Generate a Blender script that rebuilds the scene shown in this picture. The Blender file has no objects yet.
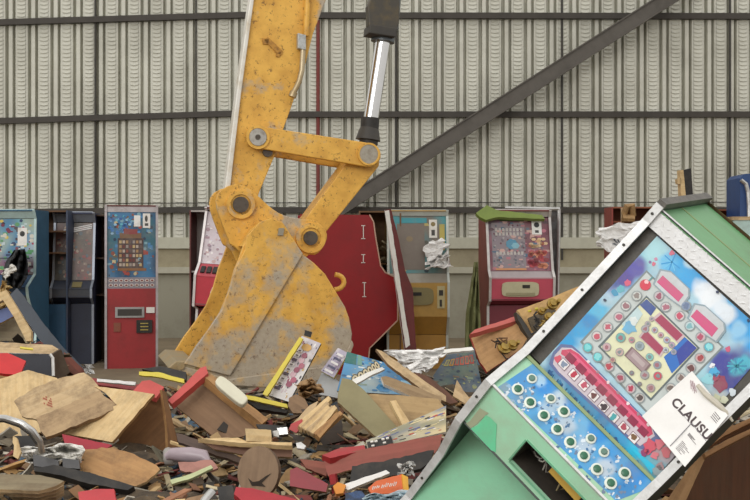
import bpy, math, random
from mathutils import Vector, Matrix, noise
C = bpy.context.scene.collection
sc = bpy.context.scene
F = 1100.0; CH = 1.4
V = Vector
def at(px, py, Y): return V(((px-375)/F*Y, Y, CH+(250-py)/F*Y))
def ray(px, py): return V(((px-375)/F, 1.0, (250-py)/F))
CAM = V((0, 0, CH))
def hitp(px, py, p0, n):
    r = ray(px, py); return CAM + r*((p0-CAM).dot(n)/r.dot(n))
def lin(c): return c/12.92 if c <= .04045 else ((c+.055)/1.055)**2.4
def hx(h, a=1.0):
    h = h.lstrip('#'); return (lin(int(h[0:2],16)/255), lin(int(h[2:4],16)/255), lin(int(h[4:6],16)/255), a)
# ------------------------------------------------------------------ materials
MC = {}
def base_mat(name):
    m = bpy.data.materials.new(name); m.use_nodes = True
    nt = m.node_tree; b = nt.nodes['Principled BSDF']
    return m, nt, b
def nmix(nt, a, b, fac):
    n = nt.nodes.new('ShaderNodeMix'); n.data_type = 'RGBA'
    for sock, v in ((n.inputs[6], a), (n.inputs[7], b), (n.inputs[0], fac)):
        if hasattr(v, 'links'): nt.links.new(v, sock)
        else: sock.default_value = v
    return n.outputs[2]
def nnoise(nt, scale, detail=5, vec=None, rough=.6):
    n = nt.nodes.new('ShaderNodeTexNoise'); n.inputs['Scale'].default_value = scale
    n.inputs['Detail'].default_value = detail; n.inputs['Roughness'].default_value = rough
    if vec is not None: nt.links.new(vec, n.inputs['Vector'])
    return n.outputs['Fac']
def nramp(nt, v, lo, hi, a=0.0, b=1.0):
    n = nt.nodes.new('ShaderNodeMapRange'); n.inputs[1].default_value = lo; n.inputs[2].default_value = hi
    n.inputs[3].default_value = a; n.inputs[4].default_value = b; nt.links.new(v, n.inputs[0]); return n.outputs[0]
def ocoord(nt, sc_=(1,1,1)):
    t = nt.nodes.new('ShaderNodeTexCoord'); m = nt.nodes.new('ShaderNodeMapping')
    m.inputs['Scale'].default_value = sc_; nt.links.new(t.outputs['Object'], m.inputs['Vector']); return m.outputs[0]
def nbump(nt, b, h, st=.3, dist=.01):
    n = nt.nodes.new('ShaderNodeBump'); n.inputs['Strength'].default_value = st; n.inputs['Distance'].default_value = dist
    nt.links.new(h, n.inputs['Height']); nt.links.new(n.outputs[0], b.inputs['Normal'])
def paint(hexc, rough=.5, metal=0, dirt='6a5f50', amt=.35, scale=4, lo=.45, hi=.7, bump=.1):
    key = ('p', hexc, rough, metal, dirt, amt, scale, lo, hi)
    if key in MC: return MC[key]
    m, nt, b = base_mat('paint_'+hexc)
    v = ocoord(nt); f = nramp(nt, nnoise(nt, scale, 8, v, .7), lo, hi, 0, amt)
    nt.links.new(nmix(nt, hx(hexc), hx(dirt), f), b.inputs['Base Color'])
    b.inputs['Roughness'].default_value = rough; b.inputs['Metallic'].default_value = metal
    if bump: nbump(nt, b, nnoise(nt, scale*8, 3, v), bump)
    MC[key] = m; return m
def wood(c1, c2, rough=.65, grain=16, stain='5d4630', amt=.3):
    key = ('w', c1, c2, grain, amt)
    if key in MC: return MC[key]
    m, nt, b = base_mat('wood_'+c1)
    v = ocoord(nt, (1.2, grain, grain)); g = nramp(nt, nnoise(nt, 2.2, 6, v), .25, .8)
    col = nmix(nt, hx(c1), hx(c2), g)
    s = nramp(nt, nnoise(nt, 5.5, 9, ocoord(nt), .75), .46, .68, 0, min(1,amt*1.5))
    nt.links.new(nmix(nt, col, hx(stain), s), b.inputs['Base Color'])
    b.inputs['Roughness'].default_value = rough; nbump(nt, b, g, .15, .004)
    MC[key] = m; return m
def colmat():
    if 'col' in MC: return MC['col']
    m, nt, b = base_mat('printed_artwork')
    a = nt.nodes.new('ShaderNodeVertexColor'); a.layer_name = 'Col'
    f = nramp(nt, nnoise(nt, 9, 7, ocoord(nt), .7), .45, .75, 0, .4)
    nt.links.new(nmix(nt, a.outputs[0], hx('8d887a'), f), b.inputs['Base Color'])
    b.inputs['Roughness'].default_value = .38; MC['col'] = m; return m
def colmat_matte():
    if 'colm' in MC: return MC['colm']
    m, nt, b = base_mat('mixed_scrap')
    a = nt.nodes.new('ShaderNodeVertexColor'); a.layer_name = 'Col'
    f = nramp(nt, nnoise(nt, 14, 7, ocoord(nt), .7), .4, .75, 0, .5)
    nt.links.new(nmix(nt, a.outputs[0], hx('4a3d30'), f), b.inputs['Base Color'])
    b.inputs['Roughness'].default_value = .8; MC['colm'] = m; return m
def excav(wear=.0, rust=.5, zk=0., z0=0., name='excavator_yellow', lo=.56, hi=.68):
    m, nt, b = base_mat(name)
    v = ocoord(nt)
    big = nnoise(nt, 2.2, 8, v, .65)
    if zk:
        sx = nt.nodes.new('ShaderNodeSeparateXYZ'); nt.links.new(v, sx.inputs[0])
        g = nt.nodes.new('ShaderNodeMath'); g.operation = 'MULTIPLY_ADD'; nt.links.new(sx.outputs[2], g.inputs[0]); g.inputs[1].default_value = -zk; g.inputs[2].default_value = z0*zk
        gc = nt.nodes.new('ShaderNodeClamp'); nt.links.new(g.outputs[0], gc.inputs[0]); gc.inputs[1].default_value=-.3; gc.inputs[2].default_value=.25
        ad = nt.nodes.new('ShaderNodeMath'); ad.operation = 'ADD'; nt.links.new(big, ad.inputs[0]); nt.links.new(gc.outputs[0], ad.inputs[1]); big = ad.outputs[0]
    wf = nramp(nt, big, lo-wear, hi-wear, 0, .85)
    y = nmix(nt, hx('e4b14e'), hx('c9953c'), nramp(nt, nnoise(nt, 6, 5, v), .4, .7))
    c = nmix(nt, y, nmix(nt, hx('b4b0a6'), hx('8a8478'), nnoise(nt, 30, 4, v)), wf)
    rf = nramp(nt, nnoise(nt, 26, 6, v, .8), .57, .62, 0, rust)
    nt.links.new(nmix(nt, c, hx('5c3a1c'), rf), b.inputs['Base Color'])
    b.inputs['Roughness'].default_value = .5; nbump(nt, b, nnoise(nt, 25, 4, v), .25)
    return m
STEEL = paint('c4c4c2', .3, .8, dirt='6e6a64', amt=.4, scale=12)
TRIM = paint('dad9d6', .35, .25, dirt='7d7a74', amt=.45, scale=10)
BLACK = paint('23211f', .6, dirt='4d463d', amt=.5, scale=9)
DARK = paint('3a3733', .6, dirt='57503f', amt=.4)
PLY = wood('dfc697', 'c5a26c'); PLY2 = wood('cfb68f', 'ab8d62', amt=.45); OAK = wood('b98f5c', '946a40', amt=.4)
BROWN = wood('997a59', '755a40', amt=.35); GREYW = wood('8f8266', '665a45', amt=.4); OLIVE = paint('8e8663', .7, dirt='6b6247', amt=.4)
RED = paint('a3262b', .45, dirt='5c1f1e', amt=.4); ROSE = paint('c0504a', .5, dirt='8c3a34', amt=.4); MAROON = paint('6b2a28', .55, dirt='3c201d', amt=.5)
WHITE = paint('e6e4de', .65, dirt='b3ac9d', amt=.3, scale=8)
PAPER = paint('efeeec', .85, dirt='c9c6c0', amt=.2, scale=7, bump=0)
# ------------------------------------------------------------------ mesh builder
class MB:
    def __init__(s): s.v=[]; s.f=[]; s.m=[]; s.c=[]
    def face(s, pts, mi=0, col=(1,1,1,1)):
        i=len(s.v); s.v += [V(p) for p in pts]; s.f.append(list(range(i,i+len(pts)))); s.m.append(mi); s.c.append([col]*len(pts))
    def box(s, o, ax, ay, az, mi=0, col=(1,1,1,1)):   # corner + three edge vectors
        o,ax,ay,az = V(o),V(ax),V(ay),V(az)
        if ax.cross(ay).dot(az) < 0: ax, ay = ay, ax
        i=len(s.v); s.v += [o,o+ax,o+ax+ay,o+ay,o+az,o+ax+az,o+ax+ay+az,o+ay+az]
        for q in ((0,3,2,1),(4,5,6,7),(0,1,5,4),(1,2,6,5),(2,3,7,6),(3,0,4,7)):
            s.f.append([i+k for k in q]); s.m.append(mi); s.c.append([col]*4)
    def cbox(s, c, ax, ay, az, mi=0, col=(1,1,1,1)):
        c,ax,ay,az=V(c),V(ax),V(ay),V(az); s.box(c-ax/2-ay/2-az/2, ax, ay, az, mi, col)
    def prism(s, pts, d, mi=0, mside=None, mback=None, col=(1,1,1,1)):  # front outline, extrusion vector
        n=len(pts); i=len(s.v); pts=[V(p) for p in pts]; d=V(d)
        nr=V((0,0,0))
        for k in range(n): nr += pts[k].cross(pts[(k+1)%n])
        if nr.dot(d) > 0: pts = pts[::-1]
        s.v += pts + [p+d for p in pts]
        s.f.append([i+k for k in range(n)]); s.m.append(mi); s.c.append([col]*n)
        s.f.append([i+n+k for k in range(n)][::-1]); s.m.append(mi if mback is None else mback); s.c.append([col]*n)
        for k in range(n):
            s.f.append([i+k, i+n+k, i+n+(k+1)%n, i+(k+1)%n]); s.m.append(mi if mside is None else mside); s.c.append([col]*4)
    def tube(s, pts, r, n=12, mi=0, cap=True, col=(1,1,1,1)):
        pts=[V(p) for p in pts]; rr = r if isinstance(r,(list,tuple)) else [r]*len(pts)
        prev=None; rings=[]
        for k,p in enumerate(pts):
            t=(pts[min(k+1,len(pts)-1)]-pts[max(k-1,0)]).normalized()
            u = prev - t*prev.dot(t) if prev is not None else t.cross(V((0,0,1)) if abs(t.z)<.9 else V((1,0,0)))
            u.normalize(); prev=u; w=t.cross(u); i=len(s.v); rings.append(i)
            for a in range(n):
                an=2*math.pi*a/n; s.v.append(p+(u*math.cos(an)+w*math.sin(an))*rr[k])
        for k in range(len(pts)-1):
            for a in range(n):
                b=(a+1)%n; s.f.append([rings[k]+a,rings[k]+b,rings[k+1]+b,rings[k+1]+a]); s.m.append(mi); s.c.append([col]*4)
        if cap:
            s.f.append([rings[0]+a for a in range(n)][::-1]); s.m.append(mi); s.c.append([col]*n)
            s.f.append([rings[-1]+a for a in range(n)]); s.m.append(mi); s.c.append([col]*n)
    def build(s, name, mats, parent=None, origin=None, M=None, smooth=False, bevel=0):
        # vertices are in world space unless parented to an empty (then in its local space); M = object frame
        me=bpy.data.meshes.new(name)
        if M is None:
            if origin is None and parent is None:
                xs=[p.x for p in s.v]; ys=[p.y for p in s.v]; zs=[p.z for p in s.v]
                origin=V(((min(xs)+max(xs))/2,(min(ys)+max(ys))/2,min(zs)))
            if origin is None: origin=V((0,0,0))
            M=Matrix.Translation(origin)
        Mi=M.inverted()
        me.from_pydata([tuple(Mi@p) for p in s.v],[],s.f)
        if not isinstance(mats,(list,tuple)): mats=[mats]
        for m in mats: me.materials.append(m)
        me.polygons.foreach_set('material_index', s.m)
        ca=me.color_attributes.new('Col','FLOAT_COLOR','CORNER')
        flat=[]
        for c in s.c:
            for q in c: flat += list(q)
        ca.data.foreach_set('color', flat)
        if smooth:
            me.polygons.foreach_set('use_smooth',[True]*len(s.f))
        me.update(); o=bpy.data.objects.new(name, me); C.objects.link(o)
        if parent: o.parent=parent
        o.matrix_basis=M if parent else M
        if bevel:
            b=o.modifiers.new('Bevel','BEVEL'); b.width=bevel; b.segments=2; b.limit_method='ANGLE'
        if smooth:
            try:
                md=o.modifiers.new('Edge','EDGE_SPLIT'); md.split_angle=math.radians(40)
            except Exception: pass
        return o
def tag(o, label=None, cat=None, group=None, kind=None):
    if label: o['label']=label
    if cat: o['category']=cat
    if group: o['group']=group
    if kind: o['kind']=kind
    return o
def empty(name, loc, label, cat, group=None, M=None):
    o=bpy.data.objects.new(name,None); C.objects.link(o); o.empty_display_size=.1
    if M is not None: o.matrix_world=M
    else: o.location=loc
    return tag(o,label,cat,group)
def depth(py): return 4.9+(500-py)*3.1/130
def frame(p0, n, xdir):
    n=n.normalized(); x=(xdir-n*xdir.dot(n)).normalized(); y=n.cross(x)
    return Matrix((( x.x,y.x,n.x,p0.x),(x.y,y.y,n.y,p0.y),(x.z,y.z,n.z,p0.z),(0,0,0,1)))
OUTL=[]
def covered(px,py,Y,m):
    if 150<px<352 and py<392-abs(px-235)*.12 and Y<9.3 and py<388: return True
    for pg,Ys in OUTL:
        if Y>Ys+.25: continue
        cx=sum(p[0] for p in pg)/len(pg); cy=sum(p[1] for p in pg)/len(pg)
        ins=False; n=len(pg); 
        for i in range(n):
            x1,y1=pg[i]; x2,y2=pg[(i+1)%n]
            if (y1>py)!=(y2>py) and px<(x2-x1)*(py-y1)/(y2-y1)+x1: ins=not ins
            dx,dy=x2-x1,y2-y1; t=max(0,min(1,((px-x1)*dx+(py-y1)*dy)/(dx*dx+dy*dy+1e-9)))
            if math.hypot(px-x1-t*dx,py-y1-t*dy)<m: return True
        if ins: return True
    return False
def slab(name, pix, n, th, mats, label=None, cat=None, group=None, Y=None, lift=.0, grain=None, parent=None, kind=None, jag=.3):
    """A flat board: outline as seen, lying in the plane with normal n at distance Y, with real thickness th."""
    cx=sum(p[0] for p in pix)/len(pix); cy=sum(p[1] for p in pix)/len(pix)
    if Y is None: Y=depth(cy)-lift
    jr=random.Random(int(cx*31+cy*17)); q=[]
    if jag:
        for i in range(len(pix)):
            (x1,y1),(x2,y2)=pix[i],pix[(i+1)%len(pix)]; L=math.hypot(x2-x1,y2-y1); m=max(1,int(L/5)); q.append((x1,y1))
            for k in range(1,m): q.append((x1+(x2-x1)*k/m+jr.uniform(-jag,jag),y1+(y2-y1)*k/m+jr.uniform(-jag,jag)))
        k=max(range(len(pix)), key=lambda k:math.hypot(pix[(k+1)%len(pix)][0]-pix[k][0],pix[(k+1)%len(pix)][1]-pix[k][1])); gpx=(pix[k],pix[(k+1)%len(pix)]); pix=q
    else: gpx=None
    p0=at(cx,cy,Y); n=V(n).normalized(); OUTL.append((pix,Y))
    if n.y>0: n=-n
    pts=[hitp(x,y,p0,n) for x,y in pix]
    if gpx: g=hitp(*gpx[1],p0,n)-hitp(*gpx[0],p0,n)
    elif grain is None:
        k=max(range(len(pts)), key=lambda k:(pts[(k+1)%len(pts)]-pts[k]).length); g=pts[(k+1)%len(pts)]-pts[k]
    else: g=pts[grain[1]]-pts[grain[0]]
    M=frame(p0,n,g); b=MB()
    b.prism(pts, -n*th, 0, 1 if isinstance(mats,(list,tuple)) and len(mats)>1 else 0)
    if parent: 
        o=b.build(name,mats,M=M); o.parent=parent; o.matrix_basis=Matrix.Translation(-parent.location)@M
    else: o=b.build(name,mats,M=M)
    if label: tag(o,label,cat,group,kind)
    o['_n']=0; del o['_n']
    return o, M, p0, n
R=random.Random(7)
# ================================================================== SETTING
YW=17.6; S=YW/F
fl=MB(); fl.box((-10.4,.5,-.1),(20.6,0,0),(0,YW+.6-.5,0),(0,0,.1))
m=paint('8a7b63',.85,dirt='5c503f',amt=.7,scale=1.5,lo=.35,hi=.7)
tag(fl.build('floor',m),kind='structure')
# corrugated sheet wall, with pressed louvres in every pan
wm=paint('d3d2c5',.55,.1,dirt='8f8c7c',amt=.5,scale=1.2,lo=.4,hi=.75,bump=0)
wb=MB(); z0=CH+(250-238)*S; z1=6.4; per=22.4*S
seams=[96-.6,196,396,562,730]
def wcol(x): return x
def strip(xa,da,xb,db):
    wb.face([(xa,YW-da,z0),(xb,YW-db,z0),(xb,YW-db,z1),(xa,YW-da,z1)])
x=(375-375)*S-per*29+.02
dd=.11
lp=.064*1.0
while x < (1010-375)*S:
    p=[x+q*S for q in (0,2,10,12,13,15,15.7,19.3,20,21.6,22.4)]
    strip(p[0],dd,p[1],dd); strip(p[2],dd,p[3],dd)
    xm=(p[1]+p[2])/2; z=z0
    while z<z1-.001:
        zz=min(z+lp,z1); dz=.011; o=.019
        for xa,za,xb,zb in ((p[1],0,xm,-dz),(xm,-dz,p[2],0)):
            wb.face([(xa,YW-dd-o,z+za),(xb,YW-dd-o,z+zb),(xb,YW-dd,zz+zb),(xa,YW-dd,zz+za)])
            wb.face([(xa,YW-dd-o,z+za),(xa,YW-dd,z+za),(xb,YW-dd,z+zb),(xb,YW-dd-o,z+zb)])
        z+=lp
    strip(p[3],dd,p[4],0); strip(p[4],0,p[5],0); strip(p[5],0,p[6],dd); strip(p[6],dd,p[7],dd); strip(p[7],dd,p[8],0); strip(p[8],0,p[9],0); strip(p[9],0,p[10],dd)
    x+=per
wb.face([(-10.4,YW+.01,z0),(10.2,YW+.01,z0),(10.2,YW+.01,z1),(-10.4,YW+.01,z1)])
tag(wb.build('wall_back',wm,origin=V((0,YW,z0))),kind='structure')
tn=[0]
def trim(b,mt): tn[0]+=1; return tag(b.build('trim_%d'%tn[0],mt),kind='structure')
def zy(py): return CH+(250-py)*S
GIRT=paint('45403a',.6,.2,dirt='2b2723',amt=.5,scale=3)
for ya,yb,yc in ((22.5,15,17),(121,113,114.5),(212,209,210)):
    b=MB(); Yg=YW-.16
    def gp(px,py): return at(px,py,Yg)
    for (xa,y_a),(xb,y_b) in (((-270,ya+(ya-yb)*1.1),(252,yb)),((252,yc if ya!=22.5 else 15.5),(1010,yc))):
        a=gp(xa,y_a);c=gp(xb,y_b); b.box(a+V((0,-.05,-.045)),c-a,(0,.1,0),(0,0,.09))
    trim(b,GIRT)
b=MB()
for px in seams: b.tube([at(px,260,YW-.14),at(px,-30,YW-.14)],.018 if px!=196 else .012,8)
trim(b,DARK)
b=MB(); b.tube([at(-40,204,YW-.2),at(200,203,YW-.2)],.008,6); b.tube([at(200,203,YW-.2),at(790,202,YW-.2)],.008,6); trim(b,DARK)
b=MB(); b.tube([at(318,238,YW-.14),at(318,20,YW-.14)],.03,10); trim(b,paint('7a2b25',.5))
# diagonal brace: an I section
b=MB(); Yb=YW-.5; a=at(318,222,Yb); c=at(700,-22,Yb); d=c-a; up=V((-d.z,0,d.x)).normalized()
b.box(a-up*.115+V((0,-.09,0)),d,(0,.18,0),up*.02); b.box(a+up*.095+V((0,-.09,0)),d,(0,.18,0),up*.02); b.box(a-up*.1+V((0,-.01,0)),d,(0,.02,0),up*.2)
b.box(a-up*.098+V((0,-.06,0)),d,(0,.05,0),up*.196)
trim(b,paint('5f5a53',.55,.2,dirt='3a352f',amt=.5,scale=3))
# low concrete wall with ledges
def band(pa,pb,th,mt,nm=None):
    b=MB(); b.box((-10.4,YW-th,zy(pb)),(20.6,0,0),(0,th+.3,0),(0,0,zy(pa)-zy(pb)))
    if nm: tag(b.build(nm,mt),kind='structure')
    else: trim(b,mt)
band(237.5,248.5,.16,paint('c3c2b0',.7,dirt='9c9884',amt=.4,scale=2))
band(248.5,267,.10,paint('a59c82',.8,dirt='7f7660',amt=.6,scale=2))
band(267,273,.2,paint('bdbaa8',.7,dirt='9c9884',amt=.5,scale=2))
band(273,250+CH/S+1,.12,paint('a3a08f',.85,dirt='7c7662',amt=.6,scale=1.4),'wall_lower')
# ================================================================== RUBBLE HEAP
def heap(x,Y):
    if Y<4.9: z=.286
    elif Y<8.4: py=500-(Y-4.9)*130/3.1; z=CH-(py-250)*Y/F
    else: z=.53*max(0,1-((Y-8.4)/3.2)**1.3)
    e=max(0,1-max(0,abs(x)-4.5)/1.5)
    z=z-.21-(.12 if 7.6<Y else .12*max(0,min(1,(Y-7)/.6)))
    for mx,my,ma,mr in ((1.05,8.85,.34,.32),(1.38,9.15,.5,.3),(-3.05,9.45,.52,.42),(-2.9,8.7,.2,.4),(.62,8.5,.2,.3)):
        z+=ma*math.exp(-((x-mx)**2+(Y-my)**2)/(mr*mr))
    return z*e
hm=MB(); nx,ny=150,130
def hv(i,j):
    x=-5.5+11*i/nx; Y=2.6+9.2*j/ny
    f=1 if 2.7<Y<11.6 else 0
    n1=noise.noise(V((x*2.2,Y*2.2,0)))*.09+noise.noise(V((x*6,Y*6,3)))*.06+noise.noise(V((x*15,Y*15,5)))*.03
    return V((x,Y,max(-.02,(heap(x,Y)+n1)*f if f else -.02)))
g=[[hv(i,j) for j in range(ny+1)] for i in range(nx+1)]
hm.v=[p for r_ in g for p in r_]
for i in range(nx):
    for j in range(ny):
        k=i*(ny+1)+j; hm.f.append([k,k+ny+1,k+ny+2,k+1]); hm.m.append(0); hm.c.append([(1,1,1,1)]*4)
tag(hm.build('rubble_heap',paint('3d342a',.9,dirt='6b5a44',amt=.8,scale=7,lo=.4,hi=.65,bump=.5)),'dark dusty heap of crushed debris under the broken boards','rubble',kind='stuff')
def shard(b, c, L, W_, T, col, rr, tmax=.3):
    a=rr.uniform(0,2*math.pi); tl=rr.gauss(0,tmax)
    x=V((math.cos(a)*math.cos(tl),math.sin(a)*math.cos(tl),math.sin(tl))); y=x.cross(V((rr.gauss(0,.5),rr.gauss(0,.5),1))).normalized(); z=x.cross(y).normalized()
    # splintered outline
    n=5; top=[];bot=[]
    for k in range(n+1):
        t=k/n-.5; e=.12*L*rr.random() if k in (0,n) else 0
        top.append(c+x*(t*L+(e if k==0 else -e))+y*W_*(.5-.22*rr.random())); bot.append(c+x*(t*L+(e if k==0 else -e)*rr.random())-y*W_*(.5-.22*rr.random()))
    b.prism(top+bot[::-1], z*T, col=col)
# ================================================================== EXCAVATOR
ya=math.radians(15.5); EX=V((math.cos(ya),math.sin(ya),0)); ED=V((-math.sin(ya),math.cos(ya),0)); ER=at(242,205,8.9)
ex0=V((ER.x,ER.y,.2))
EXC=empty('excavator',ex0,'yellow worn excavator arm reaching down with its bucket on the rubble','excavator')
def ex(px,py,o): return hitp(px,py,ER+ED*o,ED)-ex0
YEL=excav(rust=.75,lo=.55,hi=.64); YELB=excav(rust=.6,zk=.17,z0=1.05,lo=.49,hi=.62,name='bucket_paint'); YELD=excav(wear=-.1,rust=.8,name='link_paint')
PIN=paint('5b534b',.55,.4,dirt='3a2f24',amt=.7,scale=25)
def smo(pts,it=1):
    for _ in range(it):
        n=len(pts); out=[]
        for i in range(n):
            p0,p1,p2,p3=pts[i-1],pts[i],pts[(i+1)%n],pts[(i+2)%n]; out.append(p1)
            if math.hypot(p2[0]-p1[0],p2[1]-p1[1])<22 : out.append(tuple((-p0[k]+9*p1[k]+9*p2[k]-p3[k])/16 for k in (0,1)))
        pts=out
    return pts
def exprism(nm,pts,o,w,mt,par=EXC,side=None,bev=.008,sh=0):
    b=MB(); b.prism([ex(x,y,o)+ED*sh for x,y in pts],ED*w,0,1 if side else None)
    return b.build(nm,[mt]+([side] if side else []),par,bevel=bev)
def exdisc(nm,px,py,o,r,w,mt,par=EXC,hole=None):
    c=ex(px,py,o); b=MB()
    if hole: b.tube([c,c+ED*w],r,32,cap=False); b.tube([c,c+ED*w],hole,32,cap=False)
    else: b.tube([c,c+ED*w],r,32)
    if hole:
        zx=EX; zz=V((0,0,1))
        for k in range(32):
            a=2*math.pi*k/32; e=2*math.pi*(k+1)/32
            f=lambda q,t,h=0: c+ED*h+(zx*math.cos(t)+zz*math.sin(t))*q
            b.face([f(r,a),f(hole,a),f(hole,e),f(r,e)])
    return b.build(nm,mt,par,smooth=True)
stick=exprism('stick',[(266,-80),(253,0),(240,95),(229,200),(240,215),(256,204),(259,193),(275,155),(283,130),(291,108),(299,85),(306,62),(313,34),(326,0),(340,-80)],.34,.34,YEL)
# bare worn flange along the stick's left side; sky reflection painted into its colour
exprism('flange',[(263.5,-80),(250,0),(236.5,95),(224,196),(226,198),(229.5,196),(241,95),(254,0),(267,-80)],.30,.16,paint('dedbd2',.45,.1,dirt='a68c55',amt=.5,scale=6),stick)
b=MB(); b.tube([ex(309,-60,.3),ex(307.5,0,.3),ex(306,36,.3)],.026,10); b.build('hydraulic_pipe',YEL,stick,smooth=True)
b=MB(); b.tube([ex(303,50,.3),ex(302,70,.3),ex(299,82,.3),ex(294,92,.3)],.024,10); b.tube([ex(294,92,.28),ex(292,97,.28)],.034,10); b.build('hydraulic_pipe',paint('b9a98a',.4,.5,dirt='8a6b32',amt=.6),stick,smooth=True)
exprism('pipe_clamp',[(298,33),(306,35),(306,50),(298,48)],.27,.06,paint('b9bcba',.5,.3,amt=.6,scale=30),stick,bev=.003)
for p in ([(264,40),(268,37),(283,51),(281,55),(277,53)],[(276,54),(282,51),(279,57),(276,56)],[(262,38),(269,39),(268,44),(263,44)]):
    exprism('bracket_stub',p,.325,.02,paint('b98534',.6,dirt='5c3a1c',amt=.8,scale=30),stick,bev=0)
# upper side links and lower link
def bar(p,q,r1,r2):
    d=V((q[0]-p[0],q[1]-p[1])); d.normalize(); a0=math.atan2(d.y,d.x); out=[]
    for k in range(13): a=a0+math.pi/2+math.pi*k/12; out.append((p[0]+r1*math.cos(a),p[1]+r1*math.sin(a)))
    for k in range(13): a=a0-math.pi/2+math.pi*k/12; out.append((q[0]+r2*math.cos(a),q[1]+r2*math.sin(a)))
    return out
for o in (0,.43): exprism('side_link',bar((258,137),(369,155),11,12),.27,.05,YEL,sh=o)
exdisc('pin_boss',258,137,.25,.1,.03,YEL,hole=.075); exdisc('pin',258,137,.24,.072,.54,paint('b4b0a8',.45,.6,dirt='6c5d4a',amt=.6,scale=20))
exdisc('pin_head',258,137,.232,.022,.03,PIN)
exdisc('small_boss',268,152,.3,.04,.05,PIN)
exprism('lower_link',[(349,160),(356,148),(371,145),(380,152),(379,166),(326,232),(312,246),(300,240),(300,226)],.36,.3,YEL,side=YELD)
exdisc('pin',369,154,.25,.098,.03,YEL,hole=.082); exdisc('pin',369,154,.255,.082,.5,paint('a9a294',.6,.3,dirt='6c5d4a',amt=.6,scale=18))
# cylinder
b=MB(); b.tube([ex(368,140,.5),ex(369,131,.5),ex(370,124,.5)],[.11,.09,.07],20); b.build('rod_eye',DARK,EXC,smooth=True)
b=MB(); b.tube([ex(369.5,128,.5),ex(384,34,.5)],.067,24); b.build('cylinder_rod',paint('dcdcdc',.12,1,dirt='b0b0ae',amt=.2,bump=0),EXC,smooth=True)
b=MB(); b.tube([ex(368.3,145,.5),ex(370.2,118,.5)],.082,20); b.build('rod_boot',BLACK,EXC,smooth=True)
b=MB(); b.tube([ex(382.6,42,.5),ex(384,30,.5),ex(384.2,29,.5),ex(392,-60,.5)],[.105,.105,.125,.125],24)
b.build('cylinder_barrel',paint('5e6468',.35,.4,dirt='3a3732',amt=.5,scale=9),EXC,smooth=True)
exprism('barrel_bracket',[(368,6),(374,-10),(400,-12),(399,24),(393,38),(385,28),(369,26)],.36,.1,paint('4b4740',.5,.3,dirt='6b5c3e',amt=.6,scale=12))
exprism('gland_plate',[(370,24),(398,28),(396,37),(369,33)],.34,.2,DARK)
# bucket
BK=[(243,246),(252,231),(262,222),(272,219),(283,223),(293,238),(302,254),(314,263),(325,274),(336,292),(345,307),(349,318),(352,334),(350,350),(340,367),(322,379),(290,386),(240,388),(205,381),(178,368)]
bb=MB(); Wb=1.0
BKs=smo(BK+[(160,330),(220,240)])[:-6]; front=[ex(x,y,0) for x,y in BK]
ctr=ex(265,320,0)
for k in range(len(front)-1):
    a,c=front[k],front[k+1]; t=(c-a).normalized(); nr=t.cross(ED).normalized()
    if nr.dot(ctr-a)<0: nr=-nr
    bb.box(a,c-a,ED*Wb,nr*.03)
bucket=bb.build('bucket',YELB,EXC)
side=BK+[(186,362),(196,346),(208,330),(220,312),(228,292),(234,270),(239,258)]
exprism('side_plate',side,-.012,.035,YELB,bucket); exprism('side_plate',side,0,.035,YEL,bucket,sh=Wb-.02)
exprism('wear_plate',[(247,236),(260,222),(272,218),(283,223),(303,254),(230,376),(184,364),(208,330),(222,310),(229,290),(236,268),(245,250)],-.04,.03,YELB,bucket,bev=.006)
exprism('wear_strip',[(184,366),(230,379),(329,366),(344,358),(352,340),(354,345),(350,356),(338,371),(315,382),(270,388),(220,385),(176,372)],-.032,.02,YELB,bucket)
LP=paint('9d8f72',.55,.3,dirt='b88a36',amt=.5,scale=5)
exprism('cutting_edge',[(196,362),(176,361),(168,368),(196,376)],-.03,Wb+.06,LP,bucket)
for px,py in ((182,361),(178,352)): pass
exdisc('bolt',181,366,-.05,.03,.03,LP,bucket)
ear=[(216,201),(221,190),(236,184),(248,188),(254,192),(260,197.6),(269,206),(279,213),(290,217),(303,219),(313,220),(320,224),(326,231),(327,239),(322,249),(315,255),(305,258),(300,300),(262,300),(240,252),(230,244),(220,218)]
for o in (0,.44): exprism('ear_plate',smo(ear),.27,.05,YEL,bucket,sh=o)
for px,py,r1,r0,r2 in ((241,204.5,.118,.085,.066),(311,238,.128,.088,.06)):
    exdisc('pin_boss',px,py,.235,r1,.04,YEL,hole=r0,par=bucket); exdisc('pin_collar',px,py,.25,r0,.03,YELD,par=bucket); exdisc('pin',px,py,.215,r2,.6,PIN,par=bucket)
b=MB(); b.tube([ex(332+3+9*math.sin(t*.4),282-7.5*math.cos(t*.4),.42) for t in range(0,9)],.022,10); b.build('lifting_eye',YEL,bucket,smooth=True)
b=MB(); b.box(ex(279,228,-.06),EX*.045,ED*.02,V((-.01,0,-.06))); 
b.build('lug',paint('a8a08e',.5,.4),bucket)

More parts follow.
